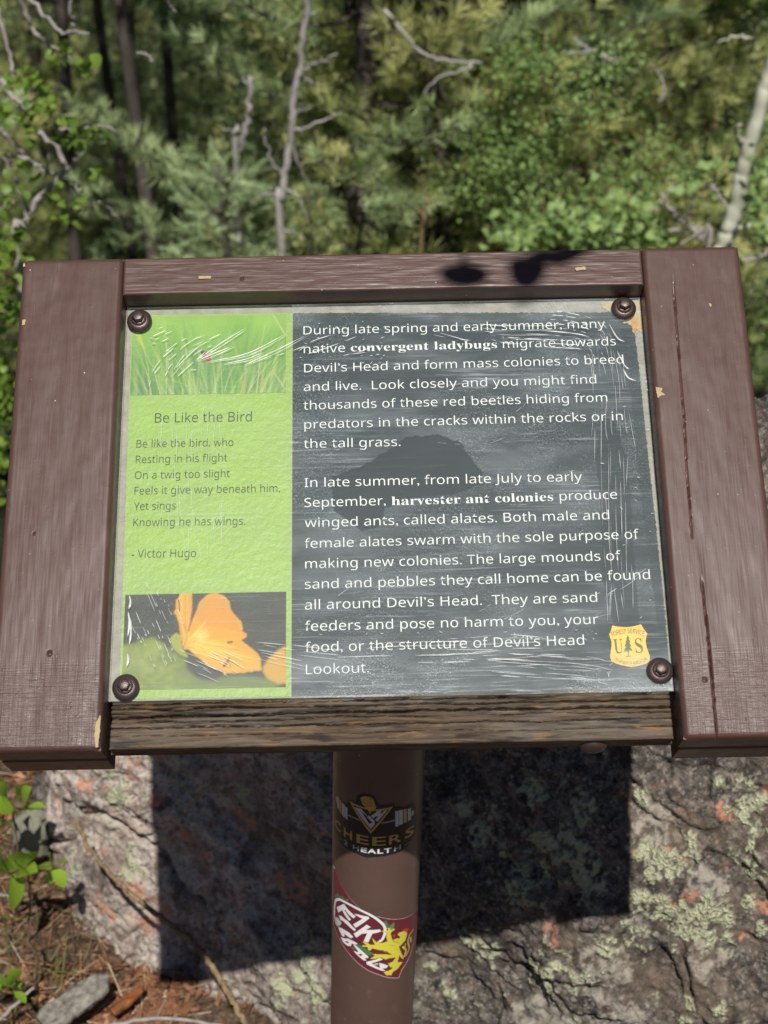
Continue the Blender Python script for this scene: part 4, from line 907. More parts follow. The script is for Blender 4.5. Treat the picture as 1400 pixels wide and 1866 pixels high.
def sticker_lion():
    cv = Canvas(-.069, .524, .073, .682, .0004, 2); M_ = (.155, .018, .032); WH = (.86, .84, .82); Yl = (.72, .66, .06); GR = (.05, .22, .09); BK = (.03, .01, .015)
    A = lambda L: np.array([ppix(570 + x / 5.833, 1570 + y / 5.833) for x, y in L]); B = lambda L: np.array([ppix(600 + x / 11.667, 1630 + y / 11.667) for x, y in L]); C_ = lambda L: np.array([ppix(660 + x / 12.727, 1660 + y / 12.727) for x, y in L])
    out = A([(218, 30), (240, 60), (300, 220), (380, 360), (480, 470), (620, 555), (760, 595), (880, 608), (980, 592), (1060, 550), (1112, 470), (1122, 560), (1105, 700), (1075, 850), (1040, 980), (1000, 1070), (950, 1150), (915, 1240), (800, 1235), (700, 1205), (600, 1165), (480, 1080), (380, 970), (300, 850), (250, 740), (222, 650), (214, 400)])
    cv.poly(out, (.70, .52, .52)); ctr = out.mean(0); cv.poly(ctr + (out - ctr) * .977, M_)
    for L in [[(225, 400), (250, 350), (275, 330), (280, 365), (320, 365), (340, 395), (385, 395), (375, 425), (300, 410), (265, 390)]]: cv.poly(A(L), GR, .85)
    def oval(col, wd):
        P = B([(165, 105), (250, 110), (450, 215), (700, 345), (900, 445), (1050, 545), (1160, 650), (1190, 740), (1180, 840), (1130, 950), (1080, 990)]); cv.line(smooth_path(P, 5), wd, col)
        P = B([(165, 105), (135, 150), (120, 300), (118, 450), (150, 600), (210, 680)]); cv.line(smooth_path(P, 5), wd, col)
    oval(BK, .0056); oval(WH, .0032)
    def outl(L, f=B, col=WH, k=1.0):
        P = f(L); 
        for a in range(len(P)): cv.line([P[a], P[(a + 1) % len(P)]], .0016, BK)
        cv.poly(P, col)
    outl([(165, 265), (320, 195), (350, 240), (420, 330), (570, 465), (520, 505), (400, 400), (345, 320), (330, 330), (470, 530), (430, 555), (340, 440), (280, 330), (200, 385)])
    outl([(535, 400), (640, 425), (830, 465), (862, 500), (570, 705), (510, 630), (710, 510), (560, 430)])
    outl([(520, 830), (800, 635), (890, 690), (780, 745), (1080, 735), (1110, 780), (920, 830), (830, 1020), (735, 990), (810, 820), (700, 830), (580, 915)])
    outl([(210, 440), (260, 450), (400, 560), (575, 745), (540, 775), (400, 650), (300, 560), (250, 540)])
    outl([(150, 470), (200, 500), (270, 600), (250, 650), (190, 650), (140, 560)], col=(.62, .60, .58))
    outl([(200, 680), (290, 720), (420, 800), (520, 900), (470, 930), (360, 860), (330, 830), (330, 900), (280, 880), (220, 760)])
    outl([(250, 900), (330, 930), (400, 930), (530, 990), (620, 1050), (560, 1060), (480, 1040), (470, 1090), (400, 1090), (300, 1010)])
    cv.poly(B([(340, 1000), (380, 985), (430, 1020), (400, 1030)]), BK)
    cv.poly(B([(560, 1060), (680, 1080), (780, 1150), (930, 1250), (900, 1290), (830, 1290), (700, 1200), (580, 1110)]), GR); cv.poly(B([(470, 1100), (540, 1120), (560, 1170), (500, 1170)]), GR, .8)
    outl([(510, 1055), (560, 1070), (700, 1190), (840, 1320), (830, 1345), (760, 1350), (800, 1400), (740, 1400), (640, 1320), (560, 1240), (520, 1190), (610, 1220), (620, 1200)])
    cv.poly(B([(620, 1265), (680, 1255), (720, 1285), (660, 1300)]), BK)
    outl([(790, 1425), (1080, 1345), (1145, 1375), (900, 1455), (960, 1500), (1080, 1560), (1060, 1450), (1150, 1470), (1260, 1510), (1220, 1560), (1130, 1570), (1200, 1620), (1130, 1620), (930, 1540), (800, 1480)])
    cv.poly(B([(930, 1470), (1030, 1450), (1050, 1490), (980, 1500)]), (.45, .55, .40))
    cv.poly(C_([(520, 230), (560, 220), (620, 330), (600, 400), (560, 380), (515, 290)]), GR); cv.poly(C_([(640, 340), (740, 260), (750, 320), (720, 420), (660, 530), (640, 420)]), (.10, .26, .10))
    # rampant lion
    cv.poly(C_([(590, 700), (560, 600), (570, 500), (470, 485), (470, 450), (560, 460), (600, 440), (590, 390), (650, 385), (660, 440), (740, 400), (755, 430), (680, 480), (660, 520), (690, 640), (700, 680), (780, 640), (820, 630), (870, 640), (880, 590), (840, 560), (820, 540), (850, 505), (940, 470), (1000, 470), (1045, 510), (1030, 570), (1000, 680), (940, 740), (890, 800), (850, 820), (900, 960), (940, 1040), (960, 1120), (900, 1080), (870, 1020), (850, 1070), (820, 1180), (940, 1180), (880, 1260), (820, 1340), (740, 1390), (690, 1440), (680, 1490), (640, 1480), (570, 1490), (500, 1420), (560, 1390), (620, 1380), (700, 1330), (700, 1290), (660, 1310), (600, 1210), (700, 1180), (770, 1090), (760, 1070), (640, 1090), (540, 1120), (440, 1075), (230, 1110), (190, 1100), (260, 1060), (290, 1020), (240, 990), (420, 1000), (560, 1000), (700, 1020), (640, 990), (580, 930), (480, 910), (360, 890), (230, 860), (200, 910), (140, 905), (130, 830), (10, 820), (10, 790), (110, 790), (20, 720), (30, 700), (130, 740), (200, 780), (300, 780), (260, 700), (235, 620), (290, 680), (350, 730), (360, 690), (430, 740), (500, 730)]), Yl)
    for L in [[(360, 900), (480, 910), (590, 950), (680, 1000)], [(560, 960), (500, 930)], [(640, 780), (700, 800), (760, 780)], [(720, 700), (800, 700), (860, 760)], [(700, 640), (740, 720), (830, 730)]]: cv.line(C_(L), .0007, (.33, .30, .03), .8)
    cv.line(smooth_path(C_([(930, 1060), (1010, 1030), (1060, 940), (1090, 840), (1060, 720), (1080, 600), (1120, 520), (1180, 430)]), 5), .0024, (.50, .44, .13)); cv.line(smooth_path(C_([(990, 1000), (1010, 900), (940, 830)]), 4), .0022, Yl); cv.line(smooth_path(C_([(1000, 760), (990, 860), (1020, 960)]), 4), .0016, (.52, .46, .12)); cv.line(C_([(1120, 620), (1130, 700)]), .003, (.50, .44, .13))
    cv.poly(C_([(950, 400), (1000, 410), (1030, 390), (1050, 410), (1090, 400), (1070, 450), (1040, 480), (990, 465), (960, 460)]), (.62, .03, .02)); cv.poly(C_([(700, 570), (750, 545), (775, 540), (765, 600), (730, 620)]), (.62, .03, .02))
    return cv
sticker('lion_sticker', sticker_lion())

# ------------------------------------------------------------------ small things at the foot of the boulder
M_LEAF = mat_leaf('shrub leaf', (.075, .150, .018), (.240, .360, .055), .42, .42)
M_SEED = mat_leaf('seedling leaf', (.16, .31, .022), (.32, .50, .055), .4, .42)
M_TWIG = mat_bark('grey twig', (.20, .18, .165), (.42, .39, .36), 60, .002)
M_STRAW = mat_bark('dry brown stem', (.10, .065, .033), (.32, .235, .125), 120, .003)
def leaf_template(kind='oval', fold=.22):
    """one leaf of unit length along +y, folded on its midrib, a few faces long"""
    if kind == 'oval': prof = [(0, .03), (.15, .20), (.38, .33), (.62, .33), (.84, .19), (1.0, .015)]
    else: prof = [(0, .04), (.12, .30), (.30, .46), (.52, .50), (.74, .38), (.90, .22), (1.0, .04)]
    V = []
    for y, w in prof:
        z = .12 * math.sin(y * 2.4) - .10 * y
        V += [(-w, y, z + w * fold), (0, y, z), (w, y, z + w * fold)]
    f = []
    for k in range(len(prof) - 1):
        a = 3 * k; f += [(a, a + 1, a + 4, a + 3), (a + 1, a + 2, a + 5, a + 4)]
    return np.array(V), np.array(f)
def leaf_mesh(name, pos, dirs, size, mat, parent=None, org=None, kind='oval', rng=RNG, tone=None):
    tV, tF = leaf_template(kind); B = basis(np.asarray(dirs, float), rng.normal(0, .5, len(pos)))
    V, f = scatter(tV, tF, np.asarray(pos, float), B, size); tone = rng.random(len(pos)) if tone is None else tone
    return obj(name, V, f, mat, parent, org, attrs={'tone': np.repeat(tone, len(tV))})

def sprout(leaves, base, label):
    """leaves: list of (pixel tip x, y, length px, heading deg); set on real stems from the ground at base (x, y, Y)"""
    b = at(*base); b[2] = float(gzn(b[0], b[1])); t = thing('seedling', label, 'plant', b, 'seedlings at the foot of the boulder')
    r = np.random.default_rng(int(base[0] * 7 + base[1])); stems = []; pos = []; dr = []; sz = []
    top = np.mean([at(x, y, base[2] - .06) for x, y, L, a in leaves], 0)
    main = smooth_path([b - (0, 0, .02), b * .5 + top * .5 + (.01, 0, 0), top], 5); stems.append(tube(main, np.linspace(.0022, .0012, len(main)), 6))
    for x, y, L, a in leaves:
        Y = base[2] - .06 + r.normal(0, .018); p = at(x, y, Y); ca, sa = math.cos(math.radians(a)), math.sin(math.radians(a))
        q = at(x - ca * L * .5, y + sa * L * .5, Y); l = L / F * 3.4; d = at(x + ca * L, y - sa * L, Y) - at(x, y, Y) + np.array([0, -.4, .25]) * l * r.uniform(.3, 1)
        pos.append(q); dr.append(d); sz.append(l * 1.1); stems.append(tube(np.array([top + (q - top) * k for k in (0, .5, 1)]), [.001, .0009, .0007], 5))
    V, f = join(stems); obj('stem', V, f, M_STRAW, t)
    leaf_mesh('leaf', pos, dr, np.array(sz), M_SEED, t, rng=r, tone=r.uniform(.35, 1, len(pos))); tag(t.children[-1])
    return t
sprout([(5, 1445, 42, 110), (28, 1452, 40, 80), (52, 1455, 42, 70), (8, 1470, 36, 160), (44, 1480, 30, 20), (-12, 1460, 40, 120), (2, 1508, 36, 240), (62, 1470, 20, 0), (14, 1500, 24, 320)], (5, 1560, 1.82), 'bright green leafy seedling at left edge, just under the sign’s corner')
sprout([(0, 1568, 46, 120), (28, 1572, 44, 80), (48, 1565, 48, 55), (50, 1590, 40, 20), (8, 1590, 38, 200), (26, 1612, 42, 280), (-8, 1580, 40, 150), (75, 1582, 34, 10), (90, 1565, 22, 100), (108, 1578, 30, 35), (104, 1592, 26, 310), (92, 1598, 16, 270), (36, 1580, 34, 100)], (30, 1690, 1.74), 'bright green leafy seedling with the widest spread, reaching over the rock edge')
sprout([(24, 1774, 30, 100), (10, 1790, 34, 150), (30, 1800, 24, 20), (8, 1815, 28, 230), (34, 1812, 18, 330), (20, 1786, 26, 60), (-4, 1800, 26, 180)], (14, 1850, 1.62), 'small bright green seedling at the lower left corner of the photo')

# dry stem leaning on the rock
P = np.array([rockpt(x, y, o + .012) for x, y, o in [(140, 1500, .012), (170, 1555, .030), (220, 1612, .040), (280, 1662, .044), (350, 1716, .040), (392, 1770, .040), (425, 1825, .045), (455, 1880, .05)]])
V, f = tube(smooth_path(P, 12, .0011), np.linspace(.0030, .0050, 85) * (1 + .30 * noise3(np.c_[np.linspace(0, 26, 85), np.zeros(85), np.zeros(85)], 5)), 9)
o = obj('dry_stem', V, f, M_STRAW, org=P[3]); tag(o, 'long dry tan stem leaning diagonally over the rock into the sign’s shadow', 'twig')
def lump(name, ctr, size, mat, label, cat, seed, amp=.25, rotz=0.0, tilt=0.0, sc=3.0):
    n, k = 40, 26; th = np.linspace(0, 2 * np.pi, n, endpoint=False); ph = np.linspace(.03, np.pi - .03, k)
    T_, Ph = np.meshgrid(th, ph); S = np.stack([np.sin(Ph) * np.cos(T_), np.sin(Ph) * np.sin(T_), np.cos(Ph)], -1)
    S = np.sign(S) * np.abs(S) ** .8; S = S * (1 + amp * fbm(S, sc, 4, seed))[..., None] * np.array(size)
    c, s_ = math.cos(rotz), math.sin(rotz); ct, st_ = math.cos(tilt), math.sin(tilt)
    S = S @ np.array([[1, 0, 0], [0, ct, st_], [0, -st_, ct]]) @ np.array([[c, s_, 0], [-s_, c, 0], [0, 0, 1]])
    V = (S + ctr).reshape(-1, 3); i = np.arange(k - 1)[:, None] * n + np.arange(n)[None]; j = np.arange(k - 1)[:, None] * n + (np.arange(n)[None] + 1) % n
    q = np.stack([i, i + n, j + n, j], -1).reshape(-1, 4)
    caps = [np.arange(n)[None], np.arange((k - 1) * n, k * n)[None, ::-1]]
    o = obj(name, V, [q] + caps, mat, org=ctr, attrs={'loc': V}); tag(o, label, cat); return o
def on_ground(x, y, Y, dz=0.0):
    p = at(x, y, Y); p[2] = float(gzn(p[0], p[1])) + dz; return p
M_STONE = simple('mossy grey stone', (.20, .20, .15), .9, 0, .2, .45, 70, .004)
M_GREYW = mat_bark('bleached grey wood', (.10, .088, .072), (.36, .335, .29), 90, .008)
M_ROT = mat_bark('red rotten wood', (.10, .035, .015), (.36, .13, .045), 60, .005)
lump('stone', at(60, 1520, 1.90), (.032, .03, .046), M_STONE, 'small rounded mossy stone beside the boulder, between two green seedlings', 'stone', 5, .18)
lump('stone', at(118, 1452, 2.02), (.05, .05, .045), M_ROCK, 'angular pinkish stone wedged behind the mossy one, under the sign’s corner', 'stone', 12, .4)
a_, b_ = at(78, 1866, 1.52), at(198, 1783, 1.60); mid = (a_ + b_) / 2
def plank(name, a, b, wd, th, mat, label, cat, seed):
    ax = b - a; L = np.linalg.norm(ax); B = basis(ax[None])[0]; n, k = 60, 22; t = np.linspace(0, 1, n); an = np.linspace(0, 2 * np.pi, k, endpoint=False)
    Tt, An = np.meshgrid(t, an, indexing='ij'); se = lambda x: np.sign(x) * np.abs(x) ** .55
    w = wd * (.62 + .38 * np.sin(np.clip(Tt * 1.25 + .15, 0, 1.2) * 2.2)) * (1 - .75 * sstep(.86, 1, Tt)); q = np.stack([se(np.cos(An)) * w, Tt * L, se(np.sin(An)) * th], -1)
    q = q + .10 * wd * fbm(np.stack([np.cos(An) * 9, Tt * 2.2, np.sin(An) * 9], -1), 3, 3, seed + 1)[..., None] + .16 * wd * fbm(np.stack([np.cos(An) * 2.5, Tt * 1.6, np.sin(An) * 2.5], -1), 2, 4, seed)[..., None] * np.array([1, .3, .5])
    V = (q @ B.T + a).reshape(-1, 3); i = np.arange(n - 1)[:, None] * k + np.arange(k)[None]; j = np.arange(n - 1)[:, None] * k + (np.arange(k)[None] + 1) % k
    o = obj(name, V, [np.stack([i, j, j + k, i + k], -1).reshape(-1, 4), np.arange(k)[None, ::-1], np.arange((n - 1) * k, n * k)[None]], mat, org=(a + b) / 2); tag(o, label, cat); return o
plank('wood_chunk', a_, b_, .024, .008, M_GREYW, 'bleached grey slab of dead wood lying on the litter at lower left', 'dead wood', 31)
plank('wood_chunk', at(206, 1846, 1.56), at(262, 1800, 1.61), .008, .005, M_ROT, 'rotten red brown piece of wood beside the grey slab', 'dead wood', 33)
for k, (pts, Y, lab) in enumerate([([(0, 1858), (25, 1832), (62, 1800)], 1.55, 'pale bare twig lying lowest in the left corner of the photo'), ([(-5, 1632), (15, 1632), (38, 1636)], 1.70, 'pale bare twig just below the widest seedling'),
                                   ([(40, 1700), (66, 1745), (62, 1790)], 1.63, 'thin dark twig crossing the litter above the grey slab'), ([(190, 1870), (300, 1856), (420, 1872)], 1.50, 'thin twig lying along the very bottom edge below the rotten wood')]):
    P = np.array([at(x, y, Y + .01 * i) for i, (x, y) in enumerate(pts)]); P = smooth_path(P, 6, .001)
    V, f = tube(P, np.linspace(.0034, .0022, len(P)), 6); o = obj('twig', V, f, M_TWIG if k != 2 else M_STRAW, org=P[0]); tag(o, lab, 'twig')
# needles, chips and grass in the litter
def litter():
    r = np.random.default_rng(77); n = 16000
    X = r.uniform(-1.5, -.28, n); Y = r.uniform(1.25, 2.7, n); Z = gzn(X, Y) + r.uniform(.000, .014, n)
    a = r.uniform(0, 2 * np.pi, n); D = np.stack([np.cos(a), np.sin(a), r.normal(0, .22, n)], -1)
    tV = np.array([(-.012, 0, 0), (.012, 0, 0), (.010, 1, .02), (-.010, 1, .02), (0, .5, .03)]); tF = np.array([(0, 1, 4), (1, 2, 4), (2, 3, 4), (3, 0, 4)])
    V, f = scatter(tV, tF, np.stack([X, Y, Z], -1), basis(D, r.uniform(0, 6, n)), r.uniform(.025, .07, n)); tone = r.random(n)
    m = 1500; X2 = r.uniform(-1.5, -.28, m); Y2 = r.uniform(1.25, 2.7, m); a = r.uniform(0, 6.3, m); sc = r.uniform(.006, .022, m)
    tV2 = np.array([(-.5, -.5, 0), (.6, -.4, .1), (.5, .6, 0), (-.4, .5, .15), (0, 0, .4)]); tF2 = np.array([(0, 1, 4), (1, 2, 4), (2, 3, 4), (3, 0, 4)])
    D2 = np.stack([np.cos(a), np.sin(a), r.normal(0, .3, m)], -1); V2, f2 = scatter(tV2, tF2, np.stack([X2, Y2, gzn(X2, Y2) + .004], -1), basis(D2, r.normal(0, .5, m)), sc)
    Vv, Fs = join([(V, f), (V2, f2)])
    M = Mat('needle litter'); t = M.attr('tone', 'Fac'); c = M.ramp(t, [(0, (.06, .035, .022)), (.3, (.21, .10, .05)), (.55, (.40, .19, .09)), (.78, (.46, .32, .20)), (1, (.52, .46, .38))])
    o = obj('needle_litter', Vv, Fs, M.out(M.pbsdf(c, .8, 0, None, .2)), attrs={'tone': np.concatenate([np.repeat(tone, 5), np.repeat(r.random(m) ** 1.3, 5)])}); tag(o, kind='stuff')
    k = 800; c0 = at(245, 1815, 1.60); X = c0[0] + r.normal(0, .045, k); Y = c0[1] + r.normal(0, .035, k); a = r.uniform(0, 6.3, k)
    V, f = scatter(tV2 * np.array([.5, 1.4, .5]), tF2, np.stack([X, Y, gzn(X, Y) + .008], -1), basis(np.stack([np.cos(a), np.sin(a), r.normal(0, .35, k)], -1), r.normal(0, .6, k)), r.uniform(.006, .017, k))
    o = obj('bark_litter', V, f, simple('red bark flakes', (.20, .095, .050), .85, 0, .2, .7, 120), smooth=False); tag(o, kind='stuff')
    n = 420; X = r.uniform(-1.2, -.45, n); Y = r.uniform(1.3, 2.0, n); D = np.stack([r.normal(0, .5, n), r.normal(0, .5, n), np.ones(n) * r.uniform(.5, 1.2, n)], -1)
    tV = np.array([(-.013, 0, 0), (.013, 0, 0), (.010, .5, .05), (-.010, .5, .05), (.001, 1, .22), (-.001, 1, .22)]); tF = np.array([(0, 1, 2, 3), (3, 2, 4, 5)])
    V, f = scatter(tV, tF, np.stack([X, Y, gzn(X, Y)], -1), basis(D, r.uniform(0, 6, n)), r.uniform(.05, .13, n))
    o = obj('grass', V, f, mat_leaf('dry grass blade', (.10, .14, .03), (.30, .30, .11), .4), attrs={'tone': np.repeat(r.random(n), 6)}); tag(o, kind='stuff')
litter()

# ------------------------------------------------------------------ trees
M_PINE = [mat_leaf('pine needle yellow green', (.130, .195, .060), (.68, .69, .29), .34), mat_leaf('pine needle green', (.100, .165, .075), (.52, .62, .31), .34), mat_leaf('spruce needle blue green', (.24, .35, .16), (.62, .73, .42), .35)]
M_ASPEN = mat_leaf('aspen leaf', (.100, .190, .050), (.36, .49, .17), .36)
M_BARKP = mat_bark('pine bark', (.035, .029, .025), (.12, .10, .088), 10, .02)
M_BARKG = mat_bark('grey dead wood', (.22, .20, .185), (.50, .475, .45), 12, .008)
M_BARKA = mat_bark('pale aspen bark', (.36, .37, .28), (.62, .62, .50), 9, .004)
def tuft(n, wd, spread, rng, curl=.1):
    """a brush of n needles of about unit length round +y"""
    V, f = [], []
    for k in range(n):
        a = rng.uniform(0, 2 * np.pi); s = rng.uniform(.12, spread); L = rng.uniform(.7, 1.05); o = rng.uniform(0, .28)
        d = np.array([math.cos(a) * math.sin(s), math.cos(s), math.sin(a) * math.sin(s)]); side = np.cross(d, [.3, .2, .9]); side /= np.linalg.norm(side)
        b = np.array([0, o, 0]); m = b + d * L * .55; e = b + d * L + np.array([0, curl * L * .5, 0]); i = len(V)
        V += [b - side * wd * .5, b + side * wd * .5, m + side * wd * .6, m - side * wd * .6, e]
        f += [(i, i + 1, i + 2), (i, i + 2, i + 3), (i + 3, i + 2, i + 4)]
    return np.array(V), np.array(f)
def brush(n, wd, rng):
    """a spruce shoot: short needles all along +y"""
    V, f = [], []
    for k in range(n):
        t = k / n; a = rng.uniform(0, 2 * np.pi); L = .26 * (1 - .35 * t); d = np.array([math.cos(a) * .75, .65, math.sin(a) * .75]); side = np.cross(d, [.3, .2, .9]); side /= np.linalg.norm(side)
        b = np.array([0, t * .95, 0]); i = len(V); V += [b - side * wd * .5, b + side * wd * .5, b + d * L]; f += [(i, i + 1, i + 2)]
    return np.array(V), np.array(f)
def conifer(name, H, base, rad, mat, rng, label, kind='pine', dens=1.0, group='conifers on the slope below', upturn=.35, lean=0.0, slim=1.0):
    t = thing(name, label, 'tree', (0, 0, 0), group)
    zz = np.linspace(0, H, 16); ax = np.stack([lean * zz + .05 * np.sin(zz * .9 + rng.uniform(0, 6)), .05 * np.cos(zz * .8 + rng.uniform(0, 6)), zz], -1)
    trunk_r = (H * .013 + .02) * slim; wood = [tube(ax, np.linspace(trunk_r, .008, 16), 9)]
    pos, dr, sz, tn = [], [], [], []
    z = base
    while z < H - .05:
        fz = (z - base) / (H - base); n = rng.integers(4, 6) if kind == 'pine' else rng.integers(5, 8)
        prof = (1 - fz) ** .75 * (.55 + .45 * min(1, fz * 4 + .3)) if kind == 'pine' else (1 - fz) ** .95
        a0 = rng.uniform(0, 2 * np.pi)
        for k in range(n):
            a = a0 + k * 2 * np.pi / n + rng.normal(0, .3); L = max(.10, rad * prof * rng.uniform(.55, 1.15)); h = np.array([math.cos(a), math.sin(a), 0])
            p0 = np.array([np.interp(z, zz, ax[:, 0]), np.interp(z, zz, ax[:, 1]), z + rng.normal(0, .05)]); rise = (.05 + .5 * fz) if kind == 'pine' else (-.22 + .65 * fz)
            s = np.linspace(0, 1, 7); P = p0 + np.outer(s * L, h) + np.outer(L * (rise * s + upturn * .5 * s ** 2 - (.12 * np.sin(s * 3) if kind == 'pine' else 0)), (0, 0, 1)) + np.outer(np.sin(s * 3) * L * rng.normal(0, .06), np.array([-h[1], h[0], 0]))
            wood.append(tube(P, np.linspace(.005 + .009 * L, .002, 7), 5))
            tone0 = rng.uniform(0, .75); step = (.105 if kind == 'pine' else .075) / dens; m = max(3, int(L / step))
            for q in np.linspace((.34 if kind == 'pine' else .22) if L > .5 else .1, 1.0, m):
                c = np.array([np.interp(q, s, P[:, i]) for i in range(3)]); tang = P[min(6, int(q * 6) + 1)] - P[int(min(q, .99) * 6)]; tang = tang / (np.linalg.norm(tang) + 1e-9)
                ln = (1 - q * .7) * L * .42 + .05
                for sd in (-1, 1) if q < .97 else (0,):
                    sv = np.array([-h[1], h[0], 0]) * sd; tw = tang * rng.uniform(.5, 1.0) + sv * rng.uniform(.55, 1.1) + np.array([0, 0, rng.normal(.12, .22)]); tw /= np.linalg.norm(tw); tl = ln * rng.uniform(.5, 1.1) if sd else .02
                    cnt = max(1, int(tl / ((.075 if kind == 'pine' else .075) / dens)))
                    for j in range(cnt):
                        e = c + tw * tl * (j + 1) / cnt; dd = tw + np.array([0, 0, .35 if kind == 'pine' else .05]) + rng.normal(0, .22, 3)
                        pos.append(e); dr.append(dd); sz.append((.088 if kind == 'pine' else .125) * rng.uniform(.75, 1.25)); tn.append(min(1, max(0, tone0 + rng.normal(.18, .20))))
                    if tl > .18: wood.append(tube(np.array([c, c + tw * tl * .5, c + tw * tl]), [.005, .004, .002], 4))
        z += rng.uniform(.17, .30) * (.6 + .4 * (1 - fz)) * (1.5 if kind == 'pine' else .85) * (H / 6) ** .3
    pos, dr, sz, tn = np.array(pos), np.array(dr), np.array(sz), np.array(tn)
    tV, tF = tuft(24, .046, 1.25, rng) if kind == 'pine' else brush(60, .024, rng)
    V, f = scatter(tV, tF, pos, basis(dr, rng.uniform(0, 6, len(pos))), sz)
    obj('crown', V, f, mat, t, smooth=False, attrs={'tone': np.repeat(tn, len(tV))})
    V, Fs = join(wood); obj('trunk', V, Fs, M_BARKP, t)
    return t
def aspen(name, H, base, rad, rng, label, n=8000, group='young aspens among the conifers', leaf=.027, lean=.05):
    t = thing(name, label, 'tree', (0, 0, 0), group)
    zz = np.linspace(0, H, 18); ax = np.stack([lean * zz + .04 * np.sin(zz * 1.3), .04 * np.cos(zz * 1.1), zz], -1); wood = [tube(ax, np.linspace(.008 + H * .0035, .004, 18), 9)]; tips = []
    for k in range(int(34 * (H / 5))):
        z = rng.uniform(base, H * .97); fz = (z - base) / (H - base); a = rng.uniform(0, 2 * np.pi); L = rad * (1 - .6 * fz) * rng.uniform(.4, 1.1); h = np.array([math.cos(a), math.sin(a), rng.uniform(.15, .7)])
        p0 = np.array([np.interp(z, zz, ax[:, 0]), np.interp(z, zz, ax[:, 1]), z]); P = smooth_path([p0, p0 + h * L * .5 + rng.normal(0, .04, 3), p0 + h * L + rng.normal(0, .08, 3)], 4); wood.append(tube(P, np.linspace(.010, .003, len(P)), 5))
        tips += list(P[2:])
    tips = np.array(tips); c = tips[rng.integers(len(tips), size=n)] + rng.normal(0, .10, (n, 3)) * np.array([1, 1, .8]); d = rng.normal(0, 1, (n, 3)) + np.array([0, -.2, -.5])
    cl = .5 + .5 * np.tanh(2.2 * noise3(c * 3.0, 7)); leaf_mesh('crown', c, d, leaf * rng.uniform(.7, 1.25, n), M_ASPEN, t, kind='round', rng=rng, tone=np.clip(cl * .7 + rng.normal(.15, .18, n), 0, 1))
    V, Fs = join(wood); obj('trunk', V, Fs, M_STRAW, t); return t
def place(t, x, y, Y, rz=0.0, sc=1.0, label=None, sink=.15):
    p = at(x, y, Y); t.location = (p[0], p[1], float(gzn(p[0], p[1])) - sink); t.rotation_euler = (0, 0, rz); t.scale = (sc, sc, sc)
    if label: t['label'] = label
    return t
R1 = np.random.default_rng(101)
pineA = conifer('pine_tree', 6.2, 1.0, 1.5, M_PINE[0], R1, 'a')
pineB = conifer('pine_tree', 6.8, 1.2, 1.7, M_PINE[1], R1, 'b', dens=.95)
pineC = conifer('pine_tree', 5.2, .7, 1.25, M_PINE[0], R1, 'c', dens=1.05)
sprA = conifer('spruce_tree', 2.0, .1, .68, M_PINE[2], R1, 'd', 'spruce', dens=1.35, group='spruces on the slope below', upturn=.15)
aspA = aspen('aspen_tree', 5.0, 1.3, 1.1, R1, 'e'); aspB = aspen('aspen_tree', 4.2, .8, 1.3, R1, 'f', n=9000)
used = set()
def put(src, *a, **k):
    t = src if src.name not in used else copy_tree(src); used.add(src.name); return place(t, *a, **k)
put(pineA, 905, 200, 6.6, .4, 1.0, label='yellow green pine behind the sign, right of the middle, with the sunniest crown')
put(pineB, 700, 200, 8.0, 2.1, 1.05, label='green pine standing behind the middle of the sign, beyond the dead snag')
put(pineC, 640, 250, 7.2, 1.2, .85, label='bushy pine right behind the dead grey snag')
put(pineC, 790, 330, 6.4, 4.0, .86, label='low bushy pine above the middle of the top rail')
put(pineA, 1070, 200, 6.9, 3.0, .98, label='yellow green pine left of the white aspen trunk')
put(pineB, 1200, 250, 8.2, .9, 1.0, label='darker green pine behind the white aspen trunk')
shade = conifer('pine_tree', 8.2, 3.5, 1.05, M_PINE[1], R1, 'a', dens=1.25, slim=.32)  # crown kept above the view, added to shade the gap behind
put(shade, 226, 60, 6.9, .3, 1.0, label='high crowned pine with a dark bare trunk, left of the dark gap')
put(shade, 310, 100, 9.2, 2.4, 1.1, label='high crowned pine added to shade the dark gap, standing in its middle')
put(shade, 110, 100, 8.4, 4.4, 1.05, label='high crowned pine added for its shade, behind the bare shrub at the left edge')
put(shade, 200, 100, 11.2, 1.4, 1.25, label='high crowned pine added for its shade, farthest back in the dark gap')
put(pineB, -420, 200, 6.6, .2, .8, label='green pine at the left edge, behind the leafy shrub')
put(pineA, 690, 100, 9.4, 2.6, 1.0, label='pine at the back between the dark gap and the snag')
put(pineB, 1330, 200, 9.5, 2.2, 1.15, label='pine at the back right, beyond the young aspens')
put(pineC, 985, 400, 8.0, 2.9, 1.3, label='pine standing between the two sunny yellow green pines')
put(pineC, 556, 330, 4.8, .7, .31, label='tiny pine sapling in front of the foot of the tall grey snag')
put(pineB, 660, 300, 6.2, 5.2, .78, label='green pine whose lower boughs hang just right of the snag')
for k, (x, Y) in enumerate([(-150, 12.5), (80, 14), (250, 15.5), (420, 13.5), (620, 13), (790, 14.5), (960, 12.5), (1120, 13.5), (1300, 14.5), (1480, 12.5), (200, 18), (560, 18), (900, 18), (1230, 18)]):
    put([pineA, pineB][k % 2], x, 150, Y, k * 1.7, 1.15 + .1 * (k % 3), label='pine in the shaded back rows of the wood, closing the view')
put(sprA, 392, 300, 5.5, .3, .90, label='pale blue green young spruce with a pointed top, left of the snag')
put(sprA, 300, 420, 6.3, 2.0, .55, label='smaller spruce half hidden behind the pointed one')
put(aspA, 1250, 200, 8.4, .5, 1.0, label='leafy young aspen at upper right, bright green')
put(aspB, 980, 420, 5.6, 1.6, .55, label='low bright green aspen thicket above the top rail')
put(aspA, 690, 60, 10.4, 2.6, 1.3, label='bright green aspen far back at the top middle')
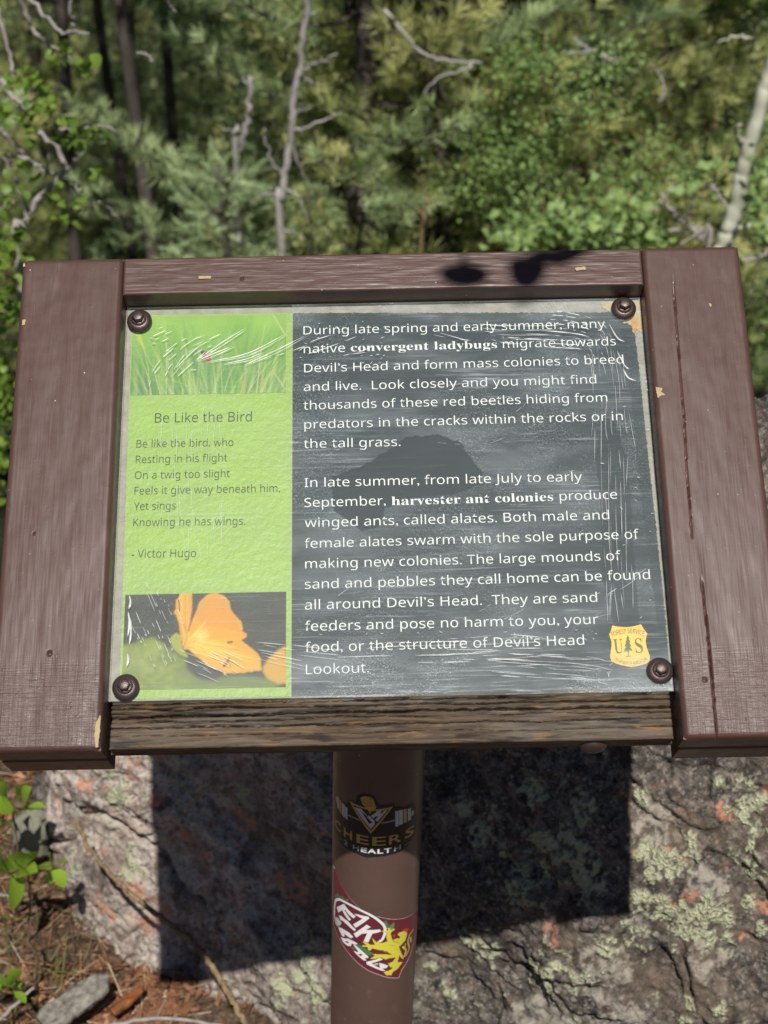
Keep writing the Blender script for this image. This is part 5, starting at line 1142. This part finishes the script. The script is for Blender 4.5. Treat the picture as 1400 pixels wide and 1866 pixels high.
put(aspB, 1370, 120, 7.4, 3.0, 1.1, label='bright green aspen in the upper right corner')

# dead snag, bare limbs and the white aspen trunk, each at its own distance
def bare(name, lines, label, cat, mat, Y, rng, foot=None, parts='limb', group=None, toground=True):
    """lines: list of (pixel points, thickness px at start, at end); the first line is the trunk"""
    P0 = np.array([at(x, y, Y) for x, y in lines[0][0]])
    g = P0[0].copy(); g[2] = float(gzn(g[0], g[1])) - .1; t = thing(name, label, cat, g, group); pf = Y / math.cos(TH) / F * .93
    for k, (pts, w0, w1) in enumerate(lines):
        P = np.array([at(x, y, Y + (0 if k == 0 else -.02 * i * (1 if k % 2 else -1) * (Y / 4))) for i, (x, y) in enumerate(pts)])
        if k == 0 and toground: P = np.concatenate([[g + (P[0] - P[min(2, len(P) - 1)]) * np.array([.3, .3, 0])], P])
        P = smooth_path(P, 5, .004 * Y / 6, rng); r = np.linspace(w0, w1, len(P)) * pf * (.5 if k == 0 or mat is M_BARKA else .36)
        V, f = tube(P, r, 8); obj('trunk' if k == 0 else parts, V, f, mat, t)
    return t
R2 = np.random.default_rng(5)
bare('dead_snag', [([(512, 412), (516, 365), (522, 310), (528, 265), (533, 220), (536, 180), (545, 130), (549, 80), (556, 40), (562, -10), (570, -80)], 15, 9), ([(543, 140), (560, 126), (580, 115), (615, 98)], 9, 4), ([(540, 146), (556, 144), (572, 152)], 9, 4),
                   ([(538, 205), (550, 200), (568, 196)], 6, 3), ([(530, 255), (545, 300), (560, 330), (582, 348)], 7, 3), ([(520, 330), (500, 300), (486, 262), (481, 236)], 8, 4), ([(514, 355), (490, 352), (455, 365)], 6, 3), ([(516, 345), (540, 355), (555, 385), (566, 412)], 8, 3), ([(550, 60), (562, 30), (578, 22)], 6, 3), ([(530, 240), (560, 232), (600, 218), (622, 205)], 8, 4), ([(518, 420), (545, 428), (570, 455)], 6, 3)],
     'tall grey dead snag with broken limb stubs behind the sign', 'tree', M_BARKG, 5.2, R2)
bare('dead_snag', [([(432, 300), (440, 268), (452, 220), (456, 185), (458, 140)], 12, 9), ([(446, 240), (430, 238), (405, 234)], 6, 3), ([(456, 170), (447, 150), (440, 138)], 7, 3)], 'short pale dead stem left of the tall snag', 'tree', M_BARKG, 5.6, R2)
bare('dead_branch', [([(700, 18), (722, 45), (750, 78), (775, 98), (805, 107), (840, 112), (878, 115)], 6.5, 4), ([(868, 117), (830, 132), (800, 142), (772, 168)], 7, 3), ([(800, 106), (792, 120), (780, 130)], 4, 2)], 'long pale bare limb curving through the pine foliage, upper middle', 'branch', M_BARKG, 5.5, R2, toground=False)
bare('dead_branch', [([(1128, 108), (1105, 108), (1080, 95), (1060, 80), (1045, 70)], 6, 3), ([(1082, 96), (1050, 93), (1025, 96)], 5, 3), ([(1098, 110), (1097, 125), (1095, 140)], 6, 4)], 'short pale bare limb in the top of the sunny pine', 'branch', M_BARKG, 5.5, R2, toground=False)
bare('sapling_stem', [([(768, 440), (771, 415), (774, 385), (777, 368)], 8, 6), ([(777, 372), (788, 368), (798, 362)], 5, 3), ([(777, 368), (776, 350), (772, 330)], 5, 2)], 'thin tan sapling stem rising over the middle of the top rail', 'tree', M_STRAW, 5.0, R2)
bare('white_aspen', [([(1296, 540), (1320, 447), (1330, 415), (1342, 370), (1351, 320), (1362, 278), (1377, 225), (1392, 165), (1404, 130), (1424, 60), (1440, -20)], 32, 21), ([(1352, 352), (1365, 355), (1380, 345), (1402, 326)], 9, 6), ([(1336, 418), (1360, 412), (1402, 402)], 10, 7), ([(1352, 262), (1344, 245), (1342, 232), (1350, 226)], 9, 4), ([(1372, 70), (1340, 66), (1308, 78)], 6, 3)],
     'leaning white barked aspen trunk at the right edge', 'tree', M_BARKA, 5.2, R2)
twisty = bare('bare_shrub', [([(1288, 470), (1280, 440), (1262, 417), (1240, 400), (1222, 380), (1206, 352)], 11, 6), ([(1242, 402), (1256, 390), (1262, 370), (1262, 345)], 8, 5), ([(1222, 422), (1246, 416), (1268, 415), (1284, 420), (1300, 446)], 10, 7), ([(1284, 420), (1262, 430), (1240, 446)], 8, 5), ([(1184, 386), (1200, 376), (1218, 352), (1232, 330)], 7, 4), ([(1284, 332), (1300, 342), (1315, 360), (1325, 378)], 9, 6), ([(1200, 190), (1212, 170), (1205, 140), (1184, 116)], 5, 3), ([(1198, 186), (1215, 178), (1224, 160)], 5, 3), ([(1352, 476), (1380, 470), (1402, 455)], 10, 8)],
     'twisting bare grey brown shrub stems left of the white aspen trunk', 'shrub', M_TWIG, 4.6, R2)
def leaves_px(t, blobs, Y, size, mat, rng, name='foliage', dY=.18):
    pos = []
    for x, y, rx, ry, n in blobs:
        for _ in range(n):
            p = at(x + rng.normal(0, rx * .5), y + rng.normal(0, ry * .5), Y + rng.normal(0, dY)); pos.append(p)
    pos = np.array(pos); d = rng.normal(0, 1, pos.shape) + np.array([0, -.4, .3]); leaf_mesh(name, pos, d, size * rng.uniform(.7, 1.25, len(pos)), mat, t, kind='round', rng=rng, tone=np.clip(rng.normal(.6, .28, len(pos)), 0, 1))
leaves_px(twisty, [(1258, 320, 24, 14, 40), (1240, 350, 30, 20, 24), (1150, 380, 60, 50, 150), (1060, 410, 90, 40, 260), (1180, 440, 60, 20, 90), (1300, 300, 30, 20, 30), (1380, 330, 30, 60, 70), (1385, 420, 25, 30, 40), (960, 430, 70, 30, 180)], 4.75, .030, M_ASPEN, R2)
# shrub at the left: bare grey limbs with a few fresh leaves
shrub = bare('leafy_shrub', [([(30, 480), (45, 415), (55, 385), (88, 345), (118, 310), (102, 270), (70, 240)], 15, 8), ([(55, 388), (35, 345), (15, 300), (-10, 270)], 10, 6), ([(0, 235), (30, 265), (50, 290), (90, 315), (130, 336), (150, 350)], 13, 6), ([(-10, 280), (40, 288), (90, 310)], 10, 6), ([(100, 232), (130, 236), (152, 235), (176, 228), (215, 240)], 8, 5),
    ([(-10, 0), (8, 65), (22, 120), (30, 148)], 10, 7), ([(28, -20), (50, 35), (66, 62), (95, 86), (121, 100), (145, 123)], 12, 7), ([(46, -10), (80, 25), (115, 60), (131, 57), (162, 61)], 10, 5), ([(128, -10), (130, 30), (135, 52)], 10, 8), ([(-5, 140), (20, 172), (36, 185), (50, 200)], 14, 12), ([(60, 240), (85, 258), (95, 262)], 6, 4), ([(118, 312), (132, 300), (150, 285), (154, 278)], 5, 3), ([(300, -10), (310, 10), (322, 22)], 7, 4), ([(250, 96), (266, 100), (280, 110)], 7, 4), ([(180, 368), (200, 380), (218, 402)], 7, 5), ([(10, 200), (16, 210), (25, 213)], 6, 4), ([(95, 262), (85, 300), (80, 335)], 6, 4), ([(-5, 390), (12, 372), (26, 370)], 6, 4)],
    'shrub of grey crooked limbs with a few fresh green leaves at the left edge', 'shrub', M_TWIG, 3.35, R2)
leaves_px(shrub, [(50, 150, 34, 18, 30), (76, 194, 22, 20, 12), (98, 183, 14, 14, 6), (112, 264, 14, 12, 7), (172, 310, 10, 10, 4), (172, 246, 26, 12, 12), (115, 108, 26, 20, 16), (165, 125, 24, 14, 14), (10, 215, 24, 20, 14), (60, 215, 28, 30, 18), (135, 250, 30, 24, 16), (30, 330, 40, 40, 20), (120, 380, 50, 40, 30), (20, 450, 34, 40, 50), (10, 560, 28, 70, 60), (-5, 700, 30, 90, 80), (5, 830, 24, 80, 60), (-30, 500, 40, 120, 60)], 3.3, .024, M_LEAF, R2, dY=.15)

# twig with small cones hanging above the sign, out of the picture: it throws the dark blots on the top rail
tw = thing('overhanging_branch', 'pine branch with two cones that throws the dark shadow on the top rail', 'branch', tuple(sworld([[.08, -.02, 0]])[0] + SUNV * 1.5))
up = lambda x, y, d: sworld(np.r_[splane(x, y, 0), 0][None])[0] + SUNV * d
V, f = tube(smooth_path([up(960, 500, 1.5), up(966, 475, 1.5), up(990, 466, 1.5), up(1035, 461, 1.28), up(1150, 380, 1.2), up(1500, 100, 1.0), up(2600, -500, .6)], 6), np.linspace(.006, .013, 37), 8); obj('limb', V, f, M_BARKP, tw)
V, f = tube(smooth_path([up(846, 478, 1.5), up(846, 502, 1.5), up(845, 524, 1.5)], 5), [.006, .015, .020, .0225, .0225, .022, .021, .020, .017, .012, .005], 12); obj('cone', V, f, M_BARKP, tw)
V, f = tube(smooth_path([up(846, 480, 1.5), up(848, 440, 1.5), up(900, 400, 1.5), up(1150, 380, 1.2)], 5), .0025, 6); obj('limb', V, f, M_BARKP, tw)
V, f = tube(smooth_path([up(966, 468, 1.5), up(960, 494, 1.5), up(954, 526, 1.5)], 5), [.006, .013, .017, .018, .018, .017, .016, .015, .013, .010, .005], 12); obj('cone', V, f, M_BARKP, tw)
